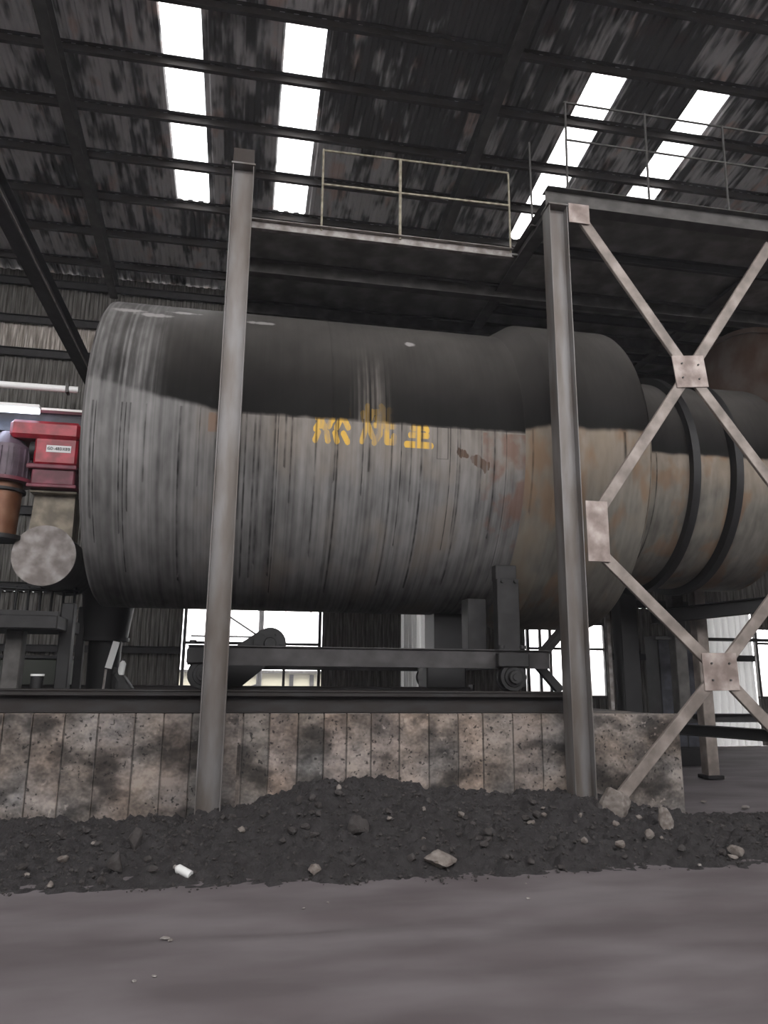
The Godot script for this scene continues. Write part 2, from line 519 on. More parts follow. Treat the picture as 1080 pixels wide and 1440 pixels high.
# ================================================================= the scene
func _ready() -> void:
	rng.seed = 77
	lump.seed = 11; lump.fractal_octaves = 3; lump.frequency = 1.0

	# ---- camera
	var cam := Camera3D.new()
	cam.name = "camera"
	var yaw := deg_to_rad(10.5); var pitch := deg_to_rad(12.6); var roll := deg_to_rad(0.49)
	var fw := Vector3(sin(yaw) * cos(pitch), sin(pitch), -cos(yaw) * cos(pitch))
	var rt := Vector3(cos(yaw), 0, sin(yaw))
	var up := rt.cross(fw)
	var r2 := rt * cos(roll) + up * sin(roll)
	var u2 := up * cos(roll) - rt * sin(roll)
	cam.transform = Transform3D(Basis(r2, u2, -fw), Vector3(0, 1.6, 0))
	cam.fov = rad_to_deg(2.0 * atan(720.0 / 1050.0))
	cam.near = 0.05; cam.far = 400.0
	add_child(cam)
	cam.current = true

	# ---- overcast sky and exposure
	var env := Environment.new()
	var sky := Sky.new()
	var sm := ProceduralSkyMaterial.new()
	sm.sky_top_color = Color(0.95, 0.945, 0.95)
	sm.sky_horizon_color = Color(0.98, 0.97, 0.975)
	sm.ground_horizon_color = Color(0.55, 0.54, 0.53)
	sm.ground_bottom_color = Color(0.3, 0.29, 0.28)
	sm.sky_energy_multiplier = 1.0
	sky.sky_material = sm
	env.background_mode = Environment.BG_SKY
	env.sky = sky
	env.background_energy_multiplier = 7.0
	env.ambient_light_source = Environment.AMBIENT_SOURCE_SKY
	env.tonemap_mode = Environment.TONE_MAPPER_LINEAR
	env.tonemap_exposure = 1.0
	env.volumetric_fog_enabled = true
	env.volumetric_fog_density = 0.002
	env.volumetric_fog_albedo = Color(0.97, 0.97, 1.0)
	env.sdfgi_enabled = true; env.ssao_enabled = true; env.ssil_enabled = true
	var we := WorldEnvironment.new()
	we.name = "world_environment"
	we.environment = env
	add_child(we)

	make_materials()
	build_ground()
	build_shell()
	build_outdoors()
	build_plinth()
	build_columns()
	build_platform()
	build_drum()
	build_cart()
	build_left()
	build_right()
	build_heap()

var K := {}
func make_materials() -> void:
	var grime := noise_tex(1, 0.007, Color(0.72, 0.71, 0.7), Color(1, 1, 1), 512, 6)
	var mottled := noise_tex(2, 0.008, Color(0.70, 0.66, 0.64), Color(1, 0.99, 0.98), 512, 6)
	var rusty := noise_tex(3, 0.006, Color(0.80, 0.68, 0.58), Color(1, 1, 1), 512, 6)
	var soil := noise_tex(4, 0.01, Color(0.72, 0.7, 0.7), Color(1, 1, 1), 512, 6)
	var conc := ImageTexture.create_from_image(concrete_image())
	var gb := bump_tex(6, 0.03, 2.0)
	var sb := bump_tex(7, 0.05, 8.0)
	K.column = M("grey painted steel", Color(0.455, 0.445, 0.44), 0.5, 0.2, noise_tex(17, 0.006, Color(0.80, 0.75, 0.70), Color(1, 1, 1), 512, 6), Vector3(0.9, 0.2, 0.9))
	K.brace = M("weathered brace steel", Color(0.60, 0.56, 0.53), 0.6, 0.1, grime, Vector3(0.6, 0.6, 0.6))
	K.gusset = M("pale gusset plate", Color(0.68, 0.64, 0.62), 0.6, 0.1, mottled, Vector3(0.7, 0.7, 0.7))
	K.deck = M("dusty deck plate", Color(0.50, 0.49, 0.48), 0.7, 0.0, grime, Vector3(0.5, 0.5, 0.5))
	K.dark = M("sooty steel", Color(0.15, 0.145, 0.145), 0.65, 0.0, grime, Vector3(1, 1, 1))
	K.black = M("black oily steel", Color(0.075, 0.072, 0.072), 0.6, 0.0, grime, Vector3(1, 1, 1))
	K.beam = M("dusty steel", Color(0.33, 0.32, 0.31), 0.6, 0.1, grime, Vector3(0.8, 0.8, 0.8))
	K.cart = M("cart steel", Color(0.25, 0.24, 0.24), 0.65, 0.0, grime, Vector3(0.8, 0.8, 0.8))
	K.rail = M("rail steel", Color(0.14, 0.13, 0.128), 0.6, 0.1, rusty, Vector3(0.6, 2, 0.6))
	K.purlin = M("purlin steel", Color(0.21, 0.20, 0.195), 0.7, 0.0, rusty, Vector3(0.5, 0.5, 0.5))
	K.handrail = M("pale handrail paint", Color(0.66, 0.63, 0.55), 0.5, 0.0, grime, Vector3(2, 2, 2))
	K.edge = M("pale deck edge", Color(0.62, 0.61, 0.60), 0.6, 0.0, mottled, Vector3(1, 1, 1))
	K.wall = M("grey ribbed cladding", Color(0.44, 0.43, 0.41), 0.65, 0.0, noise_tex(8, 0.02, Color(0.55, 0.53, 0.5), Color(1, 1, 1)), Vector3(1.6, 0.12, 1.6))
	K.wall_pale = M("pale ribbed cladding", Color(0.80, 0.77, 0.74), 0.65, 0.0, noise_tex(8, 0.02, Color(0.55, 0.53, 0.5), Color(1, 1, 1)), Vector3(1.6, 0.12, 1.6))
	K.translucent = M("translucent ribbed sheet", Color(0.92, 0.92, 0.92), 0.5)
	K.translucent.backlight_enabled = true
	K.translucent.backlight = Color(0.78, 0.78, 0.775)
	K.shade_wall = M("outer cladding", Color(0.34, 0.34, 0.34), 0.8)
	K.pane = M("clear pane", Color(0.95, 0.97, 1.0, 0.06), 0.05)
	K.pane.transparency = BaseMaterial3D.TRANSPARENCY_ALPHA
	K.concrete = M("board marked concrete", Color(0.50, 0.465, 0.43), 0.9, 0.0, conc, Vector3(0.125, 0.125, 0.125), gb)
	K.concrete_tints = []
	for c in [Color(0.595, 0.54, 0.505), Color(0.54, 0.495, 0.465), Color(0.63, 0.575, 0.535), Color(0.505, 0.475, 0.45), Color(0.57, 0.53, 0.50)]:
		K.concrete_tints.append(M("board marked concrete", c, 0.9, 0.0, conc, Vector3(0.125, 0.125, 0.125), gb))
	K.soil = M("black coal dirt", Color(0.205, 0.195, 0.195), 0.95, 0.0, soil, Vector3(1.2, 1.2, 1.2), sb)
	K.road = M("packed grey dirt", Color(0.44, 0.415, 0.42), 0.9, 0.0, noise_tex(12, 0.008, Color(0.82, 0.80, 0.80), Color(1, 1, 1), 512, 6), Vector3(0.12, 0.12, 0.3))
	K.rock = M("coal lump", Color(0.29, 0.28, 0.278), 0.9, 0.0, mottled, Vector3(3, 3, 3))
	K.rock_pale = M("dusty grey stone", Color(0.55, 0.53, 0.51), 0.9, 0.0, mottled, Vector3(3, 3, 3))
	K.red = M("red paint", Color(0.68, 0.16, 0.22), 0.45, 0.0, grime, Vector3(1, 1, 1))
	K.red_dark = M("dulled red paint", Color(0.50, 0.22, 0.28), 0.55, 0.0, grime, Vector3(1, 1, 1))
	K.motor = M("purple grey motor", Color(0.40, 0.33, 0.38), 0.5, 0.0, grime, Vector3(1, 1, 1))
	K.beige = M("beige duct", Color(0.55, 0.51, 0.44), 0.6, 0.0, grime, Vector3(1, 1, 1))
	K.copper = M("copper brown duct", Color(0.50, 0.36, 0.27), 0.45, 0.3, rusty, Vector3(1, 1, 1))
	K.cap = M("grey blanking plate", Color(0.60, 0.585, 0.575), 0.55, 0.1, mottled, Vector3(0.8, 0.8, 0.8))
	K.white = M("white plastic", Color(0.88, 0.88, 0.87), 0.5)
	K.blue_grey = M("bluish dim steel", Color(0.30, 0.31, 0.35), 0.6, 0.0, grime, Vector3(1, 1, 1))
	K.rust = M("rusty hood", Color(0.40, 0.355, 0.33), 0.6, 0.1, rusty, Vector3(0.4, 0.4, 0.4))
	K.outwall = M("pale outdoor render", Color(0.84, 0.82, 0.72), 0.9)
	K.outground = M("outdoor yard", Color(0.28, 0.27, 0.265), 0.95)
	K.ink = M("label ink", Color(0.05, 0.05, 0.06), 0.7)
	K.label = M("label white", Color(0.85, 0.84, 0.84), 0.6)
	var rm := StandardMaterial3D.new()
	rm.resource_name = "sooty roof sheet"
	rm.albedo_texture = ImageTexture.create_from_image(roof_image())
	rm.roughness = 0.75
	K.roof = rm

func build_ground() -> void:
	var f := setting("floor")
	var st := mb()
	grid(st, steps(-14, 18, 0.16), steps(-8.6, -1.5, 0.09), road_y)
	put("road_surface", st, K.road, f)
	st = mb()
	grid(st, steps(-14, 18, 1.6), steps(-1.5, 6, 0.75), func(_x, _z): return -0.012)
	grid(st, steps(-14, 18, 0.8), steps(-18.2, -8.6, 0.4), func(x, z): return -0.012 + (0.03 * lump.get_noise_2d(x, z) if z < -9.0 and z > -18.0 else 0.0))
	put("packed_ground", st, K.road, f)
	st = mb()
	grid(st, [-40.0, -14.0], [-50.0, -18.2, 6.0, 14.0], func(_x, _z): return -0.05)
	grid(st, [-14.0, 18.0], [-50.0, -18.2], func(_x, _z): return -0.05)
	grid(st, [-14.0, 18.0], [6.0, 14.0], func(_x, _z): return -0.05)
	grid(st, [18.0, 40.0], [-50.0, -18.2, 6.0, 14.0], func(_x, _z): return -0.05)
	put("outdoor_yard", st, K.outground, f)

# windows of the back wall: x from, x to, sill, head
const WINDOWS := [[-1.32, 1.80, 1.15, 3.4], [7.02, 9.1, 1.2, 3.02], [13.42, 15.6, 1.2, 3.0]]

func build_shell() -> void:
	# --- back wall of ribbed sheets
	var w := setting("wall_back")
	var spans := [[-14.0, -1.38, K.wall, 0], [1.86, 3.78, K.wall, 0], [3.78, 4.55, K.translucent, 1], [4.55, 6.96, K.wall, 0], [9.16, 11.95, K.wall, 0], [11.95, 13.3, K.translucent, 1], [15.66, 18.0, K.wall, 0]]
	for s in spans:
		var x: float = s[0]
		var low := 0.0
		while x < s[1] - 0.05:
			var wd: float = minf(0.96, s[1] - x)
			var st := mb()
			ribbed(st, Vector3(x, low, WALL_Z), Vector3.RIGHT, Vector3.UP, Vector3.BACK, wd, 3.45 - low)
			put("wall_sheet", st, s[2], w)
			x += wd
	for s in WINDOWS:
		var st := mb()
		ribbed(st, Vector3(s[0] - 0.06, 0, WALL_Z), Vector3.RIGHT, Vector3.UP, Vector3.BACK, s[1] - s[0] + 0.12, s[2])
		put("wall_sheet", st, K.wall, w)
		if s[3] < 3.4:
			st = mb()
			ribbed(st, Vector3(s[0] - 0.06, s[3], WALL_Z), Vector3.RIGHT, Vector3.UP, Vector3.BACK, s[1] - s[0] + 0.12, 3.45 - s[3])
			put("wall_sheet", st, K.wall, w)
	# upper bands: 3.45..9.2 dark, 9.2..9.95 paler, then up to the eave
	for band in [[3.45, 5.75, K.wall], [9.2 - 3.45, 3.45, K.wall]]:
		pass
	var x2 := -14.0
	while x2 < 17.95:
		for band in [[3.45, 9.2, K.wall], [9.2, 9.95, K.wall_pale], [9.95, 11.34, K.wall]]:
			var st := mb()
			ribbed(st, Vector3(x2, band[0], WALL_Z), Vector3.RIGHT, Vector3.UP, Vector3.BACK, 1.0, band[1] - band[0])
			put("wall_sheet", st, band[2], w)
		x2 += 1.0
	for y in [2.2, 3.55, 5.3, 7.3, 9.15, 10.0, 11.0]:
		var st := mb()
		if y == 2.2:
			for s in spans:
				channel(st, Vector3(s[0], y, WALL_Z + 0.12), Vector3(s[1], y, WALL_Z + 0.12), 0.16, 0.07)
		else:
			channel(st, Vector3(-14, y, WALL_Z + 0.12), Vector3(18, y, WALL_Z + 0.12), 0.2, 0.08)
		put("girt", st, K.dark, w)
	for x in [-11.12, -3.56, 4.0, 11.56]:
		var st := mb()
		ibeam(st, Vector3(x, -0.02, WALL_Z - 0.25), Vector3(x, 11.0, WALL_Z - 0.25), 0.32, 0.3, 0.014, Vector3.BACK)
		put("wall_column", st, K.dark, w)
	var wl := setting("wall_left")
	var st2 := mb()
	box(st2, Vector3(-14.1, 6.2, -7), Vector3(0.2, 12.6, 22.4))
	put("cladding", st2, K.shade_wall, wl)
	var wr := setting("wall_right")
	st2 = mb()
	box(st2, Vector3(18.1, 6.2, -7), Vector3(0.2, 12.6, 22.4))
	put("cladding", st2, K.shade_wall, wr)

	var wf := setting("added_wall_front")  # unseen wall behind the camera, added to block the low sky light
	st2 = mb()
	box(st2, Vector3(2, 3.2, 5.1), Vector3(32.4, 6.5, 0.2))
	put("cladding", st2, K.shade_wall, wf)

	# --- windows
	var n := 0
	for s in WINDOWS:
		n += 1
		var o := setting("window_%d" % n)
		var st := mb()
		for x in [s[0], s[1]]:
			box(st, Vector3(x, (s[2] + s[3]) / 2, WALL_Z), Vector3(0.07, s[3] - s[2], 0.1))
		for y in [s[2], s[3]]:
			box(st, Vector3((s[0] + s[1]) / 2, y, WALL_Z), Vector3(s[1] - s[0] + 0.07, 0.07, 0.1))
		put("window_frame", st, K.beam, o)
		st = mb()
		box(st, Vector3((s[0] + s[1]) / 2, 2.38 if n != 3 else 2.6, WALL_Z), Vector3(s[1] - s[0], 0.06, 0.07))
		put("transom", st, K.beam, o)
		var cuts: Array = [[0.98], [7.35, 7.62, 8.35], [14.2]][n - 1]
		for x in cuts:
			st = mb()
			if n == 1:
				box(st, Vector3(x, 1.77, WALL_Z), Vector3(0.06, 1.2, 0.07))
			else:
				box(st, Vector3(x, (s[2] + s[3]) / 2, WALL_Z), Vector3(0.06, s[3] - s[2], 0.07))
			put("mullion", st, K.beam, o)
		st = mb()
		box(st, Vector3((s[0] + s[1]) / 2, (s[2] + s[3]) / 2, WALL_Z - 0.01), Vector3(s[1] - s[0] - 0.05, s[3] - s[2] - 0.05, 0.005))
		put("pane", st, K.pane, o)

	# --- roof: ribbed sheets in strips, clear panels, purlins, rafters
	var c := setting("ceiling")
	var lights := [[-1.84, -1.17], [0.22, 0.91], [5.70, 6.37], [7.79, 8.45]]
	var ps := [-17.25, -16.09, -14.92, -13.77, -12.6, -11.42, -10.25, -9.08, -7.9, -6.7, -5.5, -4.3, -3.1, -1.9, -0.7, 0.5, 1.7, 2.9, 3.9]
	var z_top := -10.34; var z_low := -14.92
	var strips := []
	var x := -14.0
	for l in lights + [[18.0, 18.0]]:
		var k := int(round((l[0] - x) / 0.8))
		for i in k:
			strips.append([x + (l[0] - x) * i / k, (l[0] - x) / k, false])
		if l[1] > l[0]:
			strips.append([l[0], l[1] - l[0], true])
		x = l[1]
	var v := Vector3(0, ROOF_S, 1).normalized()
	var nrm := Vector3(0, -1, ROOF_S).normalized()
	for s in strips:
		var parts := [[-18.25, 4.0]]
		if s[2]:
			parts = [[-18.25, z_low - 0.02], [z_top, 4.0]]
		for p in parts:
			var st := mb()
			var o := Vector3(s[0], roof_y(p[0]) + 0.035, p[0])
			ribbed_uv(st, o, Vector3.RIGHT, v, nrm, s[1], (p[1] - p[0]) / v.z)
			put("roof_sheet", st, K.roof, c, false)
		if s[2]:
			for k in range(2, 6):
				var st := mb()
				var a := Vector3(s[0] + s[1] / 2, roof_y((ps[k] + ps[k + 1]) / 2) + 0.03, (ps[k] + ps[k + 1]) / 2)
				box(st, a, Vector3(s[1], 0.006, (ps[k + 1] - ps[k]) / v.z), Basis(Vector3.RIGHT, v.cross(Vector3.RIGHT), v))
				put("skylight_panel", st, K.pane, c)
	for z in ps:
		var st := mb()
		channel(st, Vector3(-14, roof_y(z) - 0.1, z - 0.04), Vector3(18, roof_y(z) - 0.1, z - 0.04), 0.2, 0.08, 0.008)
		put("purlin", st, K.purlin, c)
	for x3 in [-11.12, -3.56, 4.0, 11.56]:
		var st := mb()
		ibeam(st, Vector3(x3, roof_y(-18.0) - 0.38, -18.0), Vector3(x3, roof_y(4.0) - 0.38, 4.0), 0.36, 0.2, 0.014)
		put("rafter", st, K.beam, c)

func ribbed_uv(st: SurfaceTool, o: Vector3, u: Vector3, v: Vector3, n: Vector3, width: float, length: float) -> void:
	var prof := [Vector2(0, 0)]
	var x := 0.0
	var period := 0.2
	var count := maxi(1, int(round(width / period)))
	period = width / count
	for i in count:
		for s in [Vector2(0.38, 0), Vector2(0.5, 1), Vector2(0.86, 1), Vector2(0.99, 0)]:
			prof.append(Vector2((i + s.x) * period, s.y * 0.035))
	prof.append(Vector2(width, 0))
	for side in [0.0, 1.0]:
		var t: Vector3 = -n * 0.012 * side
		for k in prof.size() - 1:
			var a: Vector3 = o + u * prof[k].x + n * prof[k].y + t
			var b: Vector3 = o + u * prof[k + 1].x + n * prof[k + 1].y + t
			var q := [a, b, b + v * length, a + v * length]
			var m: Vector3 = (b - a).cross(v).normalized()
			if m.dot(n) < 0: m = -m
			if side > 0.5: m = -m
			for j in ([0, 2, 1, 0, 3, 2] if (side < 0.5) == ((b - a).cross(v).dot(n) > 0) else [0, 1, 2, 0, 2, 3]):
				st.set_normal(m)
				st.set_uv(Vector2((q[j].x + 16.0) / 36.0, (q[j].z + 18.2) / 22.2))
				st.add_vertex(q[j])

func build_outdoors() -> void:
	var b := thing("outbuilding", "pale flat roofed building outside, seen low through the back window", "building", Vector3(1.5, 0, -34))
	var st := mb()
	box(st, Vector3(3.0, 0.9, -36), Vector3(14, 1.8, 4))
	put("wall", st, K.outwall, b)
	st = mb()
	box(st, Vector3(3.0, 1.86, -35.9), Vector3(14.4, 0.12, 4.4))
	put("roof", st, K.wall, b)
	for x in [0.8, 2.2, 3.1]:
		st = mb()
		box(st, Vector3(x, 0.9, -33.98), Vector3(0.18, 1.7, 0.1))
		put("pilaster", st, K.beam, b)
	var g := thing("pipe_gantry", "thin steel pipe gantry with lattice bracing outside the back window", "gantry", Vector3(0, 0, -26))
	st = mb()
	rod(st, [Vector3(0.6, 0, -26), Vector3(0.6, 6.0, -26)], 0.09)
	put("post", st, K.beam, g)
	for p in [[Vector3(0.6, 2.95, -26), Vector3(-1.7, 2.95, -26)], [Vector3(0.6, 2.75, -26), Vector3(-1.7, 2.75, -26)], [Vector3(0.5, 3.0, -26), Vector3(-1.4, 4.2, -26)], [Vector3(0.5, 2.7, -26), Vector3(-1.2, 1.9, -26)], [Vector3(0.6, 1.4, -26), Vector3(-1.2, 0.7, -26)]]:
		st = mb()
		rod(st, p, 0.035, 6)
		put("lattice_bar", st, K.beam, g)
	st = mb()
	bar(st, Vector3(-0.6, 4.0, -26), Vector3(3.4, 4.0, -26), 0.08, 0.1)
	put("cable_tray", st, K.edge, g)
	for k in 9:
		st = mb()
		bar(st, Vector3(-0.4 + k * 0.45, 3.98, -26), Vector3(-0.4 + k * 0.45, 3.82, -26), 0.03, 0.03)
		put("hanger", st, K.beam, g)

func build_plinth() -> void:
	var t := thing("concrete_plinth", "long low board-marked concrete foundation wall under the drum's rails", "foundation", Vector3(0, 0, -8.73))
	var st := mb()
	cbox(st, Vector3(-4.32, 0.585, -11.4), Vector3(19.3, 1.21, 5.3), 0.02)
	put("core", st, K.concrete_tints[3], t)
	st = mb()
	box(st, Vector3(-2.0, 1.2, -11.5), Vector3(12.6, 0.05, 4.9))
	put("coal_dust_cover", st, K.soil, t)
	var joints := [-2.43, -2.14, -1.82, -1.48, -1.1, -0.8, -0.5, -0.22, 0.05, 0.34, 0.66, 0.95, 1.21, 1.49, 1.82, 2.17, 2.52, 2.82, 3.19, 3.55, 3.86, 4.16]
	var x := -2.43
	while x > -8.0:
		x -= 0.34
		joints.push_front(x)
	for k in joints.size() - 1:
		st = mb()
		var wd: float = joints[k + 1] - joints[k] - 0.012
		cbox(st, Vector3((joints[k] + joints[k + 1]) / 2, 0.6, -8.76 + rng.randf_range(-0.006, 0.006)), Vector3(wd, 1.222, 0.06), 0.006, Basis(Vector3.UP, rng.randf_range(-0.006, 0.006)))
		put("concrete_panel", st, K.concrete_tints[(k * 7 + k / 3) % 5], t)
	st = mb()
	cbox(st, Vector3(4.76, 0.6, -8.76), Vector3(1.18, 1.222, 0.06), 0.012)
	put("end_panel", st, K.concrete_tints[4], t)
	# rails
	for side in 2:
		var z: float = [-8.93, -13.4][side]
		var r := thing("rail_beam", ["dark steel rail on a girder along the plinth's front edge", "dark steel rail on a girder at the back of the plinth, behind the cart"][side], "rail", Vector3(0, 1.21, z))
		st = mb()
		ibeam(st, Vector3(-8, 1.31, z), Vector3(4.1, 1.31, z), 0.2, 0.2)
		put("girder", st, K.rail, r)
		st = mb()
		bar(st, Vector3(-8, 1.414, z), Vector3(4.1, 1.414, z), 0.012, 0.1)
		bar(st, Vector3(-8, 1.43, z), Vector3(4.1, 1.43, z), 0.03, 0.02)
		bar(st, Vector3(-8, 1.453, z), Vector3(4.1, 1.453, z), 0.025, 0.05, Vector3.UP, 0.005)
		put("rail", st, K.rail, r)
		st = mb()
		box(st, Vector3(4.13, 1.36, z), Vector3(0.03, 0.3, 0.24))
		put("end_stop", st, K.black, r)

func build_columns() -> void:
	for k in 2:
		var x: float = [-0.275, 3.93][k]
		var label: String = ["tall steel H column in front of the drum, left of the painted characters", "tall steel H column at the corner of the platform, carrying the cross braces"][k]
		var t := thing("steel_column", label, "column", Vector3(x, 0, -8.53))
		var st := mb()
		# H section: web faces the road, flanges to the sides
		ibeam(st, Vector3(x, -0.03, -8.53), Vector3(x, 7.90, -8.53), 0.265, 0.24, 0.013, Vector3.RIGHT)
		put("shaft", st, K.column, t)
		st = mb()
		cbox(st, Vector3(x, 7.912, -8.53), Vector3(0.30, 0.024, 0.28), 0.004)
		put("cap_plate", st, K.column, t)
		st = mb()
		box(st, Vector3(x, 0.0, -8.53), Vector3(0.42, 0.03, 0.42))
		put("base_plate", st, K.column, t)
		if k == 0:
			st = mb()
			box(st, Vector3(x, 8.03, -8.53), Vector3(0.26, 0.2, 0.24))
			put("head_stub", st, K.purlin, t)
		if k == 1:
			st = mb()
			cbox(st, Vector3(x + 0.29, 7.8, -8.40), Vector3(0.3, 0.29, 0.016), 0.003)
			put("gusset_plate", st, K.gusset, t).set_meta("label", "square plate at the column's head")
			st = mb()
			cbox(st, Vector3(x + 0.31, 3.4, -8.40), Vector3(0.29, 0.76, 0.016), 0.003)
			put("gusset_plate", st, K.gusset, t).set_meta("label", "tall plate halfway up the column")
	# the bay right of the second column: two crosses of angle bars
	var z := -8.45
	var data := [
		["upper cross brace of pale angle bars with a tilted square plate at its centre", Vector3(5.70, 5.64, z), [Vector3(4.30, 7.72, z), Vector3(7.16, 7.72, z), Vector3(4.30, 3.68, z), Vector3(7.06, 3.78, z)], 0.1],
		["lower cross brace of pale angle bars crossing the plinth's end, square centre plate", Vector3(5.76, 1.72, z), [Vector3(4.30, 3.12, z), Vector3(7.05, 3.12, z), Vector3(4.27, 0.2, z), Vector3(7.2, 0.25, z)], 0.02]]
	for d in data:
		var t := thing("cross_brace", d[0], "brace", Vector3(d[1].x, 0, z))
		for k in 4:
			var st := mb()
			var e: Vector3 = d[2][k]
			var dir: Vector3 = (e - d[1]).normalized()
			bar(st, d[1] + dir * 0.1, e, 0.145, 0.05, Vector3.UP, 0.006)
			put("brace_bar", st, K.brace, t)
		var st2 := mb()
		cbox(st2, d[1] + Vector3(0, 0, 0.034), Vector3(0.47, 0.45, 0.016), 0.003, Basis(Vector3.BACK, d[3]))
		put("gusset_plate", st2, K.gusset, t)
		for q in [Vector2(-0.12, 0.1), Vector2(0.12, 0.1), Vector2(-0.12, -0.1), Vector2(0.12, -0.1)]:
			st2 = mb()
			tube(st2, d[1] + Vector3(q.x, q.y, 0.04), d[1] + Vector3(q.x, q.y, 0.06), 0.014, 0.012, 6)
			put("bolt", st2, K.beam, t)

func build_platform() -> void:
	var t := thing("work_platform", "dark steel work platform hung over the drum, seen from below", "platform", Vector3(4, 7.9, -11))
	var st := mb()
	box(st, Vector3(1.85, 8.02, -11.95), Vector3(4.1, 0.03, 4.2))
	put("deck", st, K.deck, t)
	st = mb()
	box(st, Vector3(7.9, 8.02, -11.3), Vector3(7.8, 0.03, 5.4))
	put("deck", st, K.deck, t)
	st = mb()
	channel(st, Vector3(-0.2, 8.0, -9.82), Vector3(3.8, 8.0, -9.82), 0.16, 0.08)
	put("edge_beam", st, K.edge, t).set_meta("label", "pale front edge of the deck")
	st = mb()
	ibeam(st, Vector3(3.80, 8.065, -8.53), Vector3(11.5, 8.065, -8.53), 0.28, 0.2)
	put("front_beam", st, K.beam, t)
	for x in [3.93, 7.68]:
		st = mb()
		ibeam(st, Vector3(x, 8.0, -8.63), Vector3(x, 8.0, -14.0), 0.26, 0.2)
		put("cross_beam", st, K.beam, t)
	st = mb()
	ibeam(st, Vector3(-0.28, 8.0, -8.66), Vector3(-0.28, 8.0, -14.0), 0.26, 0.14)
	put("cross_beam", st, K.beam, t)
	for z in [-10.75, -12.1, -13.6]:
		st = mb()
		ibeam(st, Vector3(-0.2, 7.86, z), Vector3(11.5, 7.86, z), 0.24, 0.16)
		put("joist", st, K.beam, t)
	for z in [-9.5, -11.4, -12.8]:
		st = mb()
		channel(st, Vector3(4.0, 7.93, z), Vector3(11.5, 7.93, z), 0.16, 0.07)
		put("joist", st, K.dark, t)
	# railings
	var r := thing("guard_railing", "thin pale railing on the platform edge above the drum, left of the corner column", "railing", Vector3(2, 8.04, -9.85))
	for p in [Vector3(0.85, 8.04, -9.85), Vector3(2.035, 8.04, -9.85), Vector3(3.78, 8.04, -9.85)]:
		st = mb()
		rod(st, [p, p + Vector3(0, 1.38, 0)], 0.024 if p.x > 1.5 and p.x < 3 else 0.017)
		put("post", st, K.handrail, r)
	for y in [9.40, 8.82]:
		st = mb()
		rod(st, [Vector3(0.85, y, -9.85), Vector3(3.78, y + 0.04, -9.85)], 0.016)
		put("rail", st, K.handrail, r)
	r = thing("guard_railing", "thin dark railing above the front beam, right of the corner column", "railing", Vector3(6, 8.21, -8.5))
	for p in [Vector3(4.12, 8.2, -8.5), Vector3(5.35, 8.2, -8.5), Vector3(6.6, 8.2, -8.5), Vector3(7.9, 8.2, -8.5)]:
		st = mb()
		rod(st, [p, p + Vector3(0.03, 1.46, 0)], 0.017)
		put("post", st, K.beam, r)
	for y in [9.64, 9.03]:
		st = mb()
		rod(st, [Vector3(4.12, y, -8.5), Vector3(9.5, y, -8.5)], 0.015)
		put("rail", st, K.beam, r)
	r = thing("railing_post", "single thin post standing on the cross beam behind the corner column", "post", Vector3(3.86, 8.04, -9.2))
	st = mb()
	rod(st, [Vector3(3.88, 8.06, -9.2), Vector3(3.88, 9.5, -9.2)], 0.016)
	put("upright", st, K.beam, r)
	st = mb()
	box(st, Vector3(3.88, 8.07, -9.2), Vector3(0.1, 0.02, 0.1))
	put("foot", st, K.beam, r)

func shell_material(im: Image, rough: float) -> StandardMaterial3D:
	var m := StandardMaterial3D.new()
	m.albedo_texture = ImageTexture.create_from_image(im)
	m.roughness = rough
	m.metallic_specular = 0.15
	return m

